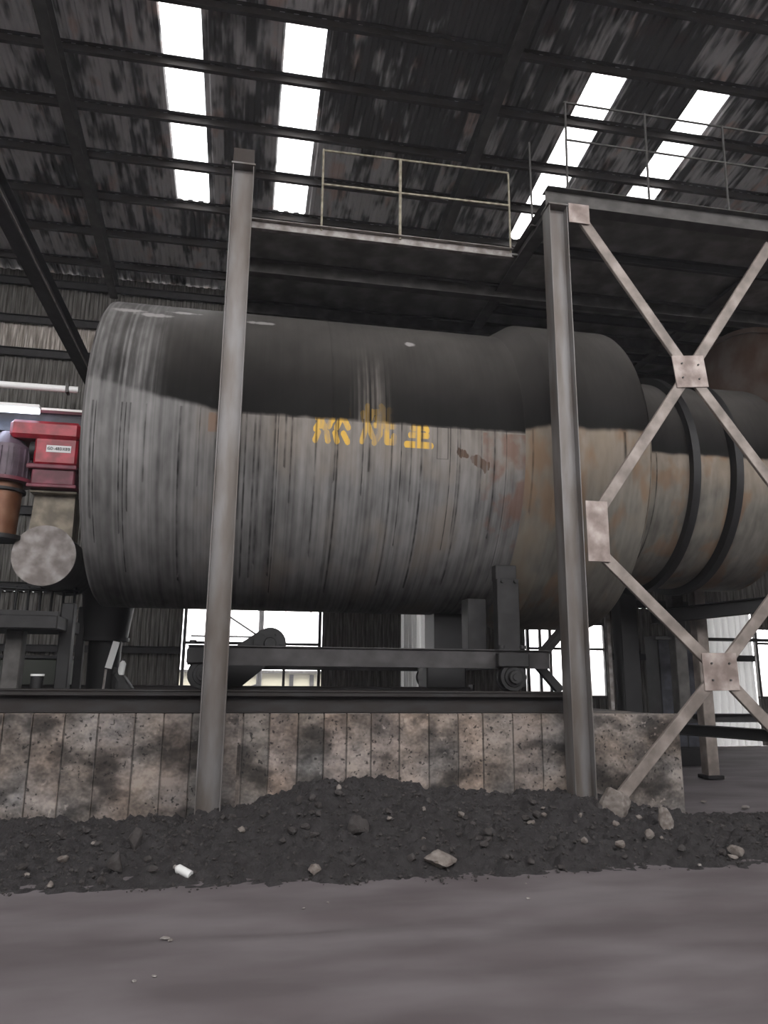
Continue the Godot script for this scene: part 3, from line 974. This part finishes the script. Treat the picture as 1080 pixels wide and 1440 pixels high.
func build_drum() -> void:
	var steel := Color(0.150, 0.145, 0.141)
	var dust := Color(0.052, 0.0485, 0.0445)
	var t := thing("combustion_drum", "huge soot-covered horizontal steel drum with faded yellow characters, mounted on the rail cart", "drum", Vector3(1, DY, DZ))
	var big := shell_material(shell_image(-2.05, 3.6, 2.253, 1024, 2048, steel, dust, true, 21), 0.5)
	var brown := shell_material(shell_image(3.6, 9.6, 2.3, 768, 1024, Color(0.15, 0.14, 0.122), dust, false, 33, 0.05), 0.5)
	var st := mb()
	lathe_x(st, [Vector2(-2.06, 0.0), Vector2(-2.06, 2.19), Vector2(-2.02, 2.245), Vector2(-1.97, 2.253), Vector2(3.62, 2.253)], DY, DZ, 144, -2.06, 3.62)
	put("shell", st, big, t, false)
	st = mb()
	lathe_x(st, [Vector2(3.62, 2.25), Vector2(3.66, 2.275), Vector2(3.95, 2.45)], DY, DZ, 144, 3.6, 9.6)
	put("flared_collar", st, brown, t, false)
	st = mb()
	lathe_x(st, [Vector2(3.95, 2.45), Vector2(5.33, 2.45), Vector2(5.36, 2.43), Vector2(5.36, 1.6)], DY, DZ, 144, 3.6, 9.6)
	put("wide_section", st, brown, t, false)
	st = mb()
	lathe_x(st, [Vector2(5.36, 1.72), Vector2(7.05, 1.72)], DY, DZ - 0.0, 96, 3.6, 9.6)
	put("neck", st, brown, t, false)
	for x in [6.38, 7.08]:
		st = mb()
		lathe_x(st, [Vector2(x, 1.6), Vector2(x, 1.83), Vector2(x + 0.12, 1.83), Vector2(x + 0.12, 1.6)], DY, DZ, 96, 3.6, 9.6)
		put("riding_ring", st, K.black, t, false)
	st = mb()
	lathe_x(st, [Vector2(7.24, 1.74), Vector2(8.15, 1.74)], DY, DZ, 96, 3.6, 9.6)
	put("tail_section", st, brown, t, false)
	st = mb()
	lathe_x(st, [Vector2(1.0, 2.25), Vector2(1.0, 2.259), Vector2(1.012, 2.259), Vector2(1.012, 2.25)], DY, DZ, 144, -2.06, 3.62)
	put("weld_seam", st, big, t, false)
	# the hood behind the tail
	var h := thing("exhaust_hood", "large brown dusty round hood behind the drum's narrow tail, at the right edge", "hood", Vector3(10, DY, DZ))
	st = mb()
	var arc := []
	for k in 41:
		var q := PI * k / 40 - PI / 2
		arc.append(Vector2(DZ + 2.77 * sin(q), DY + 2.77 * cos(q)))
	arc.push_front(Vector2(DZ - 2.77, DY - 0.9))
	arc.append(Vector2(DZ + 2.77, DY - 0.9))
	group_id += 1
	for k in arc.size() - 1:
		var p0: Vector2 = arc[k]
		var p1: Vector2 = arc[k + 1]
		st.set_smooth_group(group_id)
		quad(st, Vector3(8.2, p0.y, p0.x), Vector3(8.2, p1.y, p1.x), Vector3(13, p1.y, p1.x), Vector3(13, p0.y, p0.x))
		st.set_smooth_group(-1)
		tri(st, Vector3(8.2, DY - 0.9, DZ), Vector3(8.2, p1.y, p1.x), Vector3(8.2, p0.y, p0.x))
		tri(st, Vector3(13, DY - 0.9, DZ), Vector3(13, p0.y, p0.x), Vector3(13, p1.y, p1.x))
	quad(st, Vector3(8.2, DY - 0.9, DZ - 2.77), Vector3(13, DY - 0.9, DZ - 2.77), Vector3(13, DY - 0.9, DZ + 2.77), Vector3(8.2, DY - 0.9, DZ + 2.77))
	put("casing", st, K.rust, h)
	st = mb()
	for k in arc.size() - 1:
		bar(st, Vector3(8.2, arc[k].y, arc[k].x), Vector3(8.2, arc[k + 1].y, arc[k + 1].x), 0.07, 0.08, Vector3.RIGHT)
	put("rim", st, K.rust, h)

func wheel(parent: Node3D, c: Vector3, r: float) -> void:
	var st := mb()
	tube(st, c + Vector3(0, 0, -0.06), c + Vector3(0, 0, 0.05), r, r, 28)
	tube(st, c + Vector3(0, 0, -0.09), c + Vector3(0, 0, -0.06), r + 0.025, r + 0.025, 28)
	tube(st, c + Vector3(0, 0, 0.05), c + Vector3(0, 0, 0.07), r * 0.75, r * 0.7, 28)
	var w := put("wheel", st, K.black, parent)
	st = mb()
	tube(st, c + Vector3(0, 0, 0.05), c + Vector3(0, 0, 0.13), 0.085, 0.075, 20)
	tube(st, c + Vector3(0, 0, 0.13), c + Vector3(0, 0, 0.15), 0.045, 0.04, 16)
	var hub := put("hub", st, K.dark, w)
	hub.position = Vector3.ZERO

func build_cart() -> void:
	var t := thing("rail_cart", "dark steel rail cart with wheels that carries the drum", "cart", Vector3(1.5, 1.46, -11))
	var st := mb()
	for z in [-9.1, -13.4]:
		st = mb()
		channel(st, Vector3(-0.62, 1.855, z), Vector3(3.85, 1.855, z), 0.23, 0.09, 0.012)
		box(st, Vector3(1.6, 1.855, z), Vector3(4.4, 0.21, 0.03))
		put("side_beam", st, K.cart, t)
		for x in [-0.42, 3.3]:
			wheel(t, Vector3(x, 1.635, z + 0.1 if z > -10 else z), 0.165)
			st = mb()
			cbox(st, Vector3(x, 1.84, z + 0.12), Vector3(0.40, 0.17, 0.12), 0.012)
			for q in [-0.14, 0.14]:
				tube(st, Vector3(x + q, 1.98, z + 0.12), Vector3(x + q, 2.02, z + 0.12), 0.04, 0.04, 12)
			put("axle_box", st, K.dark, t)
	for x in [-0.5, 3.7]:
		st = mb()
		ibeam(st, Vector3(x, 1.86, -9.1), Vector3(x, 1.86, -13.4), 0.22, 0.2)
		put("end_beam", st, K.dark, t)
	# triangular cheek with a support roller
	for z in [-9.75, -12.9]:
		st = mb()
		prism(st, [Vector2(-0.25, 1.5), Vector2(0.02, 1.5), Vector2(0.5, 1.9), Vector2(0.53, 2.04), Vector2(0.40, 2.2), Vector2(0.22, 2.19), Vector2(-0.1, 1.97), Vector2(-0.4, 1.8)], z - 0.15, z + 0.1)
		put("roller_cheek", st, K.black, t)
		st = mb()
		tube(st, Vector3(0.34, 2.02, z - 0.25), Vector3(0.34, 2.02, z + 0.16), 0.2, 0.2, 32)
		tube(st, Vector3(0.34, 2.02, z + 0.16), Vector3(0.34, 2.02, z + 0.2), 0.08, 0.07, 20)
		for k in 6:
			var a := TAU * k / 6
			tube(st, Vector3(0.34 + 0.14 * cos(a), 2.02 + 0.14 * sin(a), z + 0.16), Vector3(0.34 + 0.14 * cos(a), 2.02 + 0.14 * sin(a), z + 0.18), 0.018, 0.018, 6)
		put("support_roller", st, K.black, t)
	# saddle posts under the drum
	st = mb()
	cbox(st, Vector3(3.37, 2.42, -9.35), Vector3(0.3, 0.95, 0.18), 0.008)
	cbox(st, Vector3(3.37, 2.98, -9.4), Vector3(0.29, 0.2, 0.16), 0.008)
	for q in [-0.08, 0.1]:
		tube(st, Vector3(3.37 + q, 2.86, -9.27), Vector3(3.37 + q, 2.86, -9.23), 0.025, 0.025, 6)
	put("saddle_post", st, K.dark, t)
	st = mb()
	cbox(st, Vector3(3.1, 2.3, -9.9), Vector3(0.26, 0.75, 0.3), 0.008)
	put("saddle_post", st, K.dark, t)
	st = mb()
	box(st, Vector3(3.2, 2.33, -11.5), Vector3(0.66, 0.76, 0.6))
	put("saddle_block", st, K.black, t)
	st = mb()
	cbox(st, Vector3(2.72, 1.68, -10.2), Vector3(0.55, 0.4, 0.5), 0.02)
	put("gear_case", st, K.black, t)
	for p in [[Vector3(3.75, 1.85, -9.3), Vector3(4.5, 2.45, -9.8)], [Vector3(3.75, 1.8, -9.3), Vector3(4.05, 1.47, -9.3)]]:
		st = mb()
		bar(st, p[0], p[1], 0.1, 0.1)
		put("diagonal_strut", st, K.dark, t)

func build_left() -> void:
	# long overhead beam running back along the side
	var b := thing("overhead_beam", "dark steel beam running back overhead from the left edge to the drum's end", "beam", Vector3(-3.5, 8, -12))
	var st := mb()
	ibeam(st, Vector3(-3.5, 7.9, -7.0), Vector3(-3.5, 7.9, -17.5), 0.34, 0.22)
	put("girder", st, K.dark, b)
	st = mb()
	rod(st, [Vector3(-3.36, 7.72, -8.0), Vector3(-3.36, 7.72, -17.5)], 0.012, 6)
	put("conduit", st, K.edge, b)
	# pale horizontal pipe and a lamp under a dark hood
	b = thing("pale_pipe", "pale horizontal pipe above the lit lamp, left of the drum", "pipe", Vector3(-3, 5.75, -11.2))
	st = mb()
	rod(st, [Vector3(-4.6, 5.79, -11.2), Vector3(-2.6, 5.79, -11.2)], 0.05, 14)
	put("pipe", st, K.white, b)
	for x in [-4.2, -2.75]:
		st = mb()
		box(st, Vector3(x, 5.79, -11.2), Vector3(0.04, 0.14, 0.14))
		put("clamp", st, K.beam, b)
	b = thing("lamp_canopy", "dark steel canopy with a pale lower edge, left of the drum", "canopy", Vector3(-3, 5.5, -11.4))
	st = mb()
	box(st, Vector3(-3.6, 5.33, -11.5), Vector3(2.2, 0.32, 0.08))
	put("panel", st, K.blue_grey, b)
	st = mb()
	box(st, Vector3(-3.6, 5.5, -11.42), Vector3(2.2, 0.035, 0.2))
	put("lip", st, K.white, b)
	for x in [-4.4]:
		st = mb()
		bar(st, Vector3(x, 5.2, -11.52), Vector3(x, 7.9, -11.52), 0.06, 0.06)
		put("hanger", st, K.dark, b)
	var l := thing("tube_lamp", "lit white fluorescent tube lamp at the left edge above the red machine", "lamp", Vector3(-3.5, 5.36, -11))
	st = mb()
	cbox(st, Vector3(-3.75, 5.43, -11.08), Vector3(1.36, 0.06, 0.12), 0.01)
	put("housing", st, K.white, l)
	st = mb()
	tube(st, Vector3(-4.4, 5.36, -11.05), Vector3(-3.07, 5.36, -11.05), 0.045, 0.045, 16)
	var glow := M("lit tube", Color(0.9, 0.93, 1.0), 0.5)
	glow.emission_enabled = true
	glow.emission = Color(0.9, 0.94, 1.0)
	glow.emission_energy_multiplier = 2.2
	put("tube", st, glow, l)
	var al := AreaLight3D.new()
	al.name = "tube_light"
	al.light_color = Color(0.85, 0.9, 1.0)
	al.light_energy = 1.6
	al.area_size = Vector2(1.3, 0.09)
	al.shadow_enabled = true
	l.add_child(al)
	al.position = Vector3(-3.73, 5.30, -10.98) - l.position
	al.rotation_degrees = Vector3(-70, 0, 0)

	# the red burner blower beside the drum's end
	var r := thing("burner_unit", "red burner housing with a white type label, left of the drum's end", "burner", Vector3(-2.8, 4.1, -11.2))
	st = mb()
	cbox(st, Vector3(-2.9, 5.02, -11.2), Vector3(0.95, 0.26, 0.8), 0.05)
	put("top_cover", st, K.red, r)
	st = mb()
	cbox(st, Vector3(-2.74, 4.72, -11.2), Vector3(0.58, 0.4, 0.7), 0.03)
	put("body", st, K.red, r)
	st = mb()
	cbox(st, Vector3(-2.76, 4.48, -11.2), Vector3(0.68, 0.07, 0.8), 0.015)
	cbox(st, Vector3(-2.74, 4.2, -11.2), Vector3(0.66, 0.05, 0.8), 0.01)
	cbox(st, Vector3(-2.74, 4.34, -11.2), Vector3(0.58, 0.24, 0.7), 0.02)
	put("flanged_base", st, K.red_dark, r)
	st = mb()
	tube(st, Vector3(-3.1, 4.75, -11.0), Vector3(-3.02, 4.75, -11.0), 0.13, 0.13, 20)
	put("inlet", st, K.black, r)
	st = mb()
	box(st, Vector3(-2.7, 4.75, -10.846), Vector3(0.33, 0.1, 0.006))
	var plate := put("type_label", st, K.label, r)
	var tm := TextMesh.new()
	tm.text = "GD-48DX89"
	tm.font_size = 16
	tm.pixel_size = 0.0036
	tm.depth = 0.003
	var sf := SystemFont.new()
	sf.font_names = PackedStringArray(["Droid Sans"])
	sf.font_weight = 700
	tm.font = sf
	var tx := MeshInstance3D.new()
	tx.name = "lettering"
	tx.mesh = tm
	tx.material_override = K.ink
	plate.add_child(tx, true)
	tx.position = Vector3(-2.7, 4.75, -10.841)

	r = thing("blower_motor", "purple-grey round motor left of the red burner housing", "motor", Vector3(-3.4, 4.3, -11))
	st = mb()
	tube(st, Vector3(-3.42, 4.3, -11.05), Vector3(-3.42, 4.78, -11.05), 0.3, 0.3, 28)
	put("body", st, K.motor, r)
	st = mb()
	for k in 24:
		var a := TAU * k / 24
		box(st, Vector3(-3.42 + 0.31 * cos(a), 4.53, -11.05 + 0.31 * sin(a)), Vector3(0.03, 0.4, 0.012), Basis(Vector3.UP, -a))
	put("cooling_fins", st, K.motor, r).set_meta("kind", "stuff")
	st = mb()
	tube(st, Vector3(-3.42, 4.78, -11.05), Vector3(-3.42, 5.0, -11.05), 0.26, 0.12, 28)
	put("fan_cowl", st, K.motor, r)
	st = mb()
	tube(st, Vector3(-3.42, 4.25, -11.05), Vector3(-3.42, 4.3, -11.05), 0.38, 0.38, 28)
	put("mounting_flange", st, K.red_dark, r)
	r = thing("copper_duct", "rusty copper-brown round duct below the purple-grey motor", "duct", Vector3(-3.42, 3.4, -11.05))
	st = mb()
	tube(st, Vector3(-3.42, 3.5, -11.05), Vector3(-3.42, 4.25, -11.05), 0.22, 0.25, 28)
	put("pipe", st, K.copper, r)
	st = mb()
	tube(st, Vector3(-3.42, 4.12, -11.05), Vector3(-3.42, 4.16, -11.05), 0.29, 0.29, 28)
	put("flange", st, K.dark, r)
	st = mb()
	tube(st, Vector3(-3.42, 3.44, -11.05), Vector3(-3.42, 3.5, -11.05), 0.32, 0.32, 28)
	put("flange", st, K.dark, r)
	r = thing("beige_duct", "square beige duct between the red burner and the round end plate", "duct", Vector3(-2.75, 3.6, -11.2))
	st = mb()
	prism(st, [Vector2(-3.04, 3.5), Vector2(-2.45, 3.5), Vector2(-2.46, 4.175), Vector2(-3.0, 4.175)], -11.45, -11.06)
	put("casing", st, K.beige, r)
	st = mb()
	box(st, Vector3(-2.73, 4.14, -11.2), Vector3(0.62, 0.03, 0.56))
	put("flange", st, K.beige, r)
	r = thing("blanked_pipe", "wide grey pipe end closed with a round plate, beside the drum's lower left", "pipe", Vector3(-2.78, 3.26, -11))
	st = mb()
	tube(st, Vector3(-2.78, 3.24, -12.6), Vector3(-2.78, 3.24, -11.02), 0.40, 0.40, 40)
	put("pipe", st, K.beam, r)
	st = mb()
	tube(st, Vector3(-2.78, 3.24, -11.02), Vector3(-2.78, 3.24, -10.98), 0.425, 0.425, 48)
	put("end_plate", st, K.cap, r)

	# low service stand in the lower left
	r = thing("service_stand", "dark steel service stand with a barred railing below the round pipe end", "stand", Vector3(-3, 1.21, -11.2))
	st = mb()
	cbox(st, Vector3(-3.7, 2.29, -11.2), Vector3(2.6, 0.18, 1.4), 0.015)
	put("deck", st, K.dark, r)
	st = mb()
	cbox(st, Vector3(-3.02, 1.7, -11.0), Vector3(0.22, 1.0, 0.22), 0.012)
	put("leg", st, K.beam, r)
	st = mb()
	cbox(st, Vector3(-2.42, 1.9, -11.2), Vector3(0.17, 1.4, 0.2), 0.012)
	put("leg", st, K.black, r)
	for y in [2.5, 2.86]:
		st = mb()
		rod(st, [Vector3(-4.6, y + 0.04, -11.85), Vector3(-2.45, y - 0.02, -11.85)], 0.025)
		put("rail", st, K.black, r)
	for x in [-4.3, -4.05, -3.8, -3.55, -3.32, -3.15, -2.98, -2.82, -2.66, -2.5]:
		st = mb()
		rod(st, [Vector3(x, 2.38, -11.85), Vector3(x, 2.9, -11.85)], 0.02, 6)
		put("bar", st, K.black, r)
	st = mb()
	bar(st, Vector3(-4.6, 2.44, -10.55), Vector3(-2.4, 2.4, -10.55), 0.06, 0.06)
	put("kick_rail", st, K.dark, r)
	# dark trunk below the drum's left end
	r = thing("discharge_chute", "thick black discharge chute under the drum's left end", "duct", Vector3(-2.3, 1.21, -13))
	st = mb()
	tube(st, Vector3(-2.2, 1.2, -13.0), Vector3(-2.2, 2.2, -13.0), 0.24, 0.26, 32)
	tube(st, Vector3(-2.2, 2.2, -13.0), Vector3(-2.2, 3.2, -13.0), 0.34, 0.46, 32)
	put("pipe", st, K.black, r)
	st = mb()
	tube(st, Vector3(-2.2, 2.16, -13.0), Vector3(-2.2, 2.22, -13.0), 0.37, 0.37, 32)
	put("flange", st, K.black, r)
	st = mb()
	cbox(st, Vector3(-2.57, 1.95, -12.9), Vector3(0.12, 1.5, 0.14), 0.01)
	put("rib_plate", st, K.dark, r)
	r = thing("pale_plank", "pale narrow board leaning beside the black chute", "board", Vector3(-2.9, 1.21, -13.2))
	st = mb()
	box(st, Vector3(-2.82, 2.25, -13.3), Vector3(0.13, 0.9, 0.03), Basis(Vector3.BACK, -0.1))
	put("board", st, K.edge, r)
	st = mb()
	box(st, Vector3(-2.93, 1.85, -13.28), Vector3(0.03, 1.3, 0.03), Basis(Vector3.BACK, -0.1))
	put("strip", st, K.beam, r)
	st = mb()
	box(st, Vector3(-2.85, 1.62, -13.3), Vector3(0.1, 0.25, 0.05), Basis(Vector3.BACK, -0.06))
	put("tag", st, K.label, r)
	r = thing("white_sign", "small white board leaning on a thin post right of the black chute", "sign", Vector3(-2.1, 1.21, -12.4))
	st = mb()
	box(st, Vector3(-1.98, 1.93, -12.4), Vector3(0.1, 0.42, 0.03), Basis(Vector3.BACK, -0.22))
	put("board", st, K.white, r)
	st = mb()
	box(st, Vector3(-2.07, 1.46, -12.4), Vector3(0.03, 0.5, 0.03), Basis(Vector3.BACK, -0.05))
	put("post", st, K.edge, r)
	r = thing("black_sack", "slumped black sack with a white bottle on it, behind the front rail", "sack", Vector3(-1.8, 1.21, -12.3))
	var o := MeshInstance3D.new()
	o.mesh = rock_mesh(61, 2, Vector3(0.26, 0.42, 0.2))
	o.material_override = K.black
	o.name = "bulk"
	r.add_child(o)
	o.position = Vector3(0.0, 0.22, 0)
	r = thing("white_bottle", "small white bottle on the black sack", "bottle", Vector3(-1.84, 1.8, -12.2))
	st = mb()
	tube(st, Vector3(-1.83, 1.56, -12.3), Vector3(-1.80, 1.80, -12.3), 0.05, 0.05, 14)
	tube(st, Vector3(-1.80, 1.80, -12.3), Vector3(-1.795, 1.84, -12.3), 0.05, 0.02, 14)
	put("body", st, K.white, r)
	st = mb()
	tube(st, Vector3(-1.795, 1.84, -12.3), Vector3(-1.79, 1.87, -12.3), 0.022, 0.022, 12)
	put("cap", st, K.beam, r)
	r = thing("tin_can", "small dark can with a bright lid edge on the rail girder, under the service stand", "can", Vector3(-2.6, 1.46, -10.6))
	st = mb()
	tube(st, Vector3(-2.6, 1.21, -10.6), Vector3(-2.6, 1.6, -10.6), 0.08, 0.08, 18)
	put("body", st, K.black, r)
	st = mb()
	tube(st, Vector3(-2.6, 1.6, -10.6), Vector3(-2.6, 1.625, -10.6), 0.085, 0.085, 18)
	put("lid", st, K.white, r)
	r = thing("storage_bin", "dim grey-green bin behind the service stand", "bin", Vector3(-3.6, 0, -15))
	st = mb()
	cbox(st, Vector3(-3.65, 0.95, -15), Vector3(1.2, 1.9, 0.8), 0.03)
	put("body", st, M("grey green bin", Color(0.27, 0.28, 0.25), 0.7), r)
	st = mb()
	cbox(st, Vector3(-3.65, 1.93, -15), Vector3(1.28, 0.06, 0.88), 0.01)
	put("lid", st, K.dark, r)

func build_right() -> void:
	var r := thing("dark_pillar", "wide black pillar behind the drum's wide section", "pillar", Vector3(7, 0, -13))
	var st := mb()
	cbox(st, Vector3(7.0, 1.75, -13), Vector3(0.34, 3.5, 0.34), 0.012)
	put("shaft", st, K.black, r)
	st = mb()
	cbox(st, Vector3(7.0, 0.03, -13), Vector3(0.5, 0.06, 0.5), 0.01)
	put("base_plate", st, K.black, r)
	r = thing("slim_post", "slim pale post touching the left side of the black pillar", "post", Vector3(6.75, 0, -13.1))
	st = mb()
	cbox(st, Vector3(6.7, 1.5, -13.1), Vector3(0.08, 3.0, 0.1), 0.006)
	put("shaft", st, K.edge, r)
	st = mb()
	box(st, Vector3(6.7, 0.02, -13.1), Vector3(0.09, 0.03, 0.2))
	put("foot", st, K.edge, r)
	for d in [[7.62, -12.3, 0.22, 3.45, "grey square post rising just past the plinth's end, right of the black pillar", 0.9], [7.93, -12.1, 0.21, 3.5, "pale grey post standing free on the floor right of the plinth", 0.0]]:
		r = thing("support_post", d[4], "post", Vector3(d[0], 0, d[1]))
		st = mb()
		cbox(st, Vector3(d[0], (d[3] + d[5]) / 2, d[1]), Vector3(d[2], d[3] - d[5], d[2]), 0.01)
		put("shaft", st, K.brace if d[5] == 0.0 else K.beam, r)
		st = mb()
		cbox(st, Vector3(d[0], d[5] + 0.03, d[1]), Vector3(d[2] + 0.1, 0.06, d[2] + 0.1), 0.01)
		put("foot", st, K.black, r)
	r = thing("walkway_beam", "dark heavy beam crossing low behind the lower cross brace", "beam", Vector3(7.5, 0.9, -11))
	st = mb()
	ibeam(st, Vector3(6.35, 0.87, -12.3), Vector3(7.55, 0.87, -9.2), 0.16, 0.2)
	put("girder", st, K.black, r)
	st = mb()
	ibeam(st, Vector3(6.3, 0.98, -12.3), Vector3(11.5, 0.98, -12.3), 0.14, 0.2)
	put("girder", st, K.dark, r)
	r = thing("kiln_cradle", "dark beam sloping under the drum's narrow tail", "beam", Vector3(8, 3, -11))
	st = mb()
	ibeam(st, Vector3(7.2, 2.72, -12.4), Vector3(8.6, 2.86, -10.6), 0.24, 0.2)
	put("girder", st, K.black, r)
	st = mb()
	box(st, Vector3(8.4, 2.35, -12.4), Vector3(2.4, 0.05, 0.2))
	put("tie_plate", st, K.dark, r)
	r = thing("control_cabinet", "dark cabinet between the grey post and the pale post", "cabinet", Vector3(8.2, 0, -14))
	st = mb()
	cbox(st, Vector3(8.7, 1.4, -14.2), Vector3(1.0, 2.2, 0.5), 0.015)
	put("body", st, K.dark, r)
	for x in [8.45, 8.95]:
		st = mb()
		cbox(st, Vector3(x, 1.4, -13.94), Vector3(0.47, 2.1, 0.02), 0.004)
		put("door", st, K.blue_grey, r)
	st = mb()
	box(st, Vector3(8.7, 0.15, -14.2), Vector3(0.9, 0.32, 0.45))
	put("stand", st, K.black, r)
	r = thing("pallet_box", "low pale box on the floor behind the free-standing post", "box", Vector3(8.6, 0, -13.4))
	st = mb()
	cbox(st, Vector3(7.75, 0.5, -13.4), Vector3(0.55, 0.05, 0.4), 0.006)
	put("lid", st, K.edge, r)
	st = mb()
	cbox(st, Vector3(7.75, 0.24, -13.4), Vector3(0.5, 0.48, 0.36), 0.006)
	put("body", st, K.dark, r)

func add_rock(x: float, z: float, w: float, h: float, label: String, m: Material, s: int, group := "", mesh: Mesh = null) -> void:
	var o := MeshInstance3D.new()
	o.mesh = mesh if mesh else rock_mesh(s, 2)
	o.material_override = m
	o.name = numbered("rock")
	add_child(o)
	o.scale = Vector3(w * 0.62, h * 0.62, w * 0.55)
	o.rotation.y = s * 1.7
	o.position = Vector3(x, ground_y(x, z) + h * 0.32, z)
	tag(o, label, "rock", group)

func build_heap() -> void:
	var st := mb()
	grid(st, steps(-6.0, 8.5, 0.028), steps(-8.75, -6.2, 0.028), func(x, z): return ground_y(x, z) - 0.06 * smoothstep(-6.62, -6.3, z + 0.15 * lump.get_noise_2d(x * 3.0, z * 2.0)))
	var o := put("coal_heap", st, K.soil)
	tag(o, "long dark heap of coal dirt banked against the concrete plinth", "dirt heap")
	o.set_meta("kind", "stuff")
	# the stones that stand out
	add_rock(1.13, -7.3, 0.2, 0.19, "dark angular lump high on the heap below the drum's middle", K.rock, 1)
	add_rock(4.06, -7.98, 0.38, 0.36, "largest grey boulder, at the foot of the corner column", K.rock_pale, 14)
	add_rock(4.33, -7.48, 0.17, 0.27, "upright pointed stone right of the boulder at the corner column", K.rock_pale, 3)
	add_rock(1.8, -6.72, 0.32, 0.14, "flat pale slab stone at the foot of the heap's middle", K.rock_pale, 4)
	add_rock(-0.94, -6.96, 0.15, 0.17, "grey stone at the heap's foot, left of the white bottle litter", K.rock, 5)
	add_rock(-0.87, -7.56, 0.14, 0.18, "grey stone on the heap left of the left column", K.rock, 6)
	add_rock(4.59, -6.72, 0.13, 0.12, "pale stone at the heap's right foot", K.rock_pale, 7)
	add_rock(0.67, -6.7, 0.15, 0.09, "small pale stone on the road edge between bottle litter and flat slab", K.rock_pale, 8)
	var shared := []
	for k in 6:
		shared.append(rock_mesh(100 + k, 1))
	var more := [[-1.4, -7.16], [1.48, -7.64], [3.07, -7.96], [2.36, -7.2], [3.0, -7.6], [3.94, -7.08], [5.06, -7.8], [2.57, -6.66], [2.82, -6.6], [0.53, -7.44], [0.08, -7.74], [-0.43, -7.6], [-1.69, -7.04], [2.64, -7.74], [2.27, -7.7], [3.56, -6.92], [4.76, -7.18]]
	for k in 110:
		more.append([rng.randf_range(-2.3, 5.6), rng.randf_range(-8.2, -6.6)])
	for k in more.size():
		var zone: int = (0 if more[k][0] < -0.3 else (1 if more[k][0] < 3.9 else 2)) + (0 if more[k][1] < -7.4 else 3)
		var w := rng.randf_range(0.05, 0.11) if k >= 17 else rng.randf_range(0.08, 0.13)
		add_rock(more[k][0], more[k][1], w, w * rng.randf_range(0.6, 0.9), "small dark stone " + ["high on the coal heap left of the left column", "high on the coal heap between the two columns", "high on the coal heap right of the corner column", "low on the coal heap left of the left column", "low on the coal heap between the two columns", "low on the coal heap right of the corner column"][zone], K.rock if k % 5 else K.rock_pale, k + 20, "small stones on the heap, " + ["upper left", "upper middle", "upper right", "lower left", "lower middle", "lower right"][zone], shared[k % 6])
	# gravel too fine to count
	var mm := MultiMesh.new()
	mm.transform_format = MultiMesh.TRANSFORM_3D
	mm.mesh = rock_mesh(200, 0)
	mm.instance_count = 9000
	for k in 9000:
		var x := rng.randf_range(-4.0, 7.5)
		var z := -6.45 - 2.2 * pow(rng.randf(), 0.8) + 0.25 * lump.get_noise_2d(x * 1.3, 4.0)
		var s := 0.008 + 0.022 * pow(rng.randf(), 3.0)
		var bs := Basis.from_euler(Vector3(rng.randf() * 6, rng.randf() * 6, rng.randf() * 6)).scaled(Vector3(s, s * 0.8, s))
		mm.set_instance_transform(k, Transform3D(bs, Vector3(x, ground_y(x, z) + s * 0.3, z)))
	var g := MultiMeshInstance3D.new()
	g.multimesh = mm
	g.material_override = K.rock
	g.name = "gravel"
	add_child(g)
	tag(g, "fine coal gravel strewn over the heap and its foot", "gravel")
	g.set_meta("kind", "stuff")
	# litter on the road
	var r := thing("plastic_bottle", "crushed white plastic bottle lying at the foot of the heap below the left column", "bottle", Vector3(-0.38, 0.05, -6.71))
	var p := Vector3(-0.41, 0.07, -6.76)
	var d := Vector3(0.8, -0.28, 0.5).normalized()
	st = mb()
	tube(st, p - d * 0.02, p + d * 0.11, 0.036, 0.033, 14)
	tube(st, p - d * 0.045, p - d * 0.02, 0.015, 0.036, 14)
	put("body", st, K.white, r)
	st = mb()
	tube(st, p - d * 0.062, p - d * 0.045, 0.017, 0.017, 12)
	put("cap", st, K.edge, r)
	var spots := [
		[-0.39, -5.34, 0.045, "pale scrap of torn litter on the road straight below the white bottle"],
		[-0.35, -5.29, 0.028, "tiny pale flake touching the torn scrap on the road"],
		[-0.39, -4.71, 0.024, "pale chip nearest the camera, right one of the pair on the road"],
		[-0.49, -4.66, 0.022, "pale chip nearest the camera, left one of the pair on the road"],
		[0.71, -5.95, 0.025, "pale speck on the road left below the flat slab stone"],
		[0.52, -5.82, 0.018, "smallest pale speck on the road between bottle and slab stone"],
		[2.34, -6.21, 0.022, "pale speck just below the heap's foot, right of the slab stone"],
		[2.21, -5.83, 0.022, "pale speck on the road, second below the heap right of the slab"],
		[4.06, -6.47, 0.04, "pale scrap beside the pale stone at the heap's right foot"],
		[4.0, -7.19, 0.035, "pale scrap on the heap below the pointed upright stone"],
		[6.47, -9.19, 0.10, "pale flat scrap on the floor right of the plinth's end"],
		[6.3, -9.83, 0.06, "small pale scrap on the floor behind the plinth's end"],
		[8.08, -12.04, 0.10, "pale scrap by the foot of the free-standing post"]]
	var chips := [rock_mesh(300, 1, Vector3(1, 0.3, 0.6)), rock_mesh(301, 1, Vector3(0.9, 0.35, 0.8))]
	for k in spots.size():
		var q := MeshInstance3D.new()
		q.mesh = chips[k % 2]
		q.material_override = K.edge
		q.name = numbered("litter_scrap")
		add_child(q)
		q.scale = Vector3.ONE * spots[k][2]
		q.rotation.y = k * 1.3
		q.position = Vector3(spots[k][0], ground_y(spots[k][0], spots[k][1]) + spots[k][2] * 0.2, spots[k][1])
		tag(q, spots[k][3], "litter")
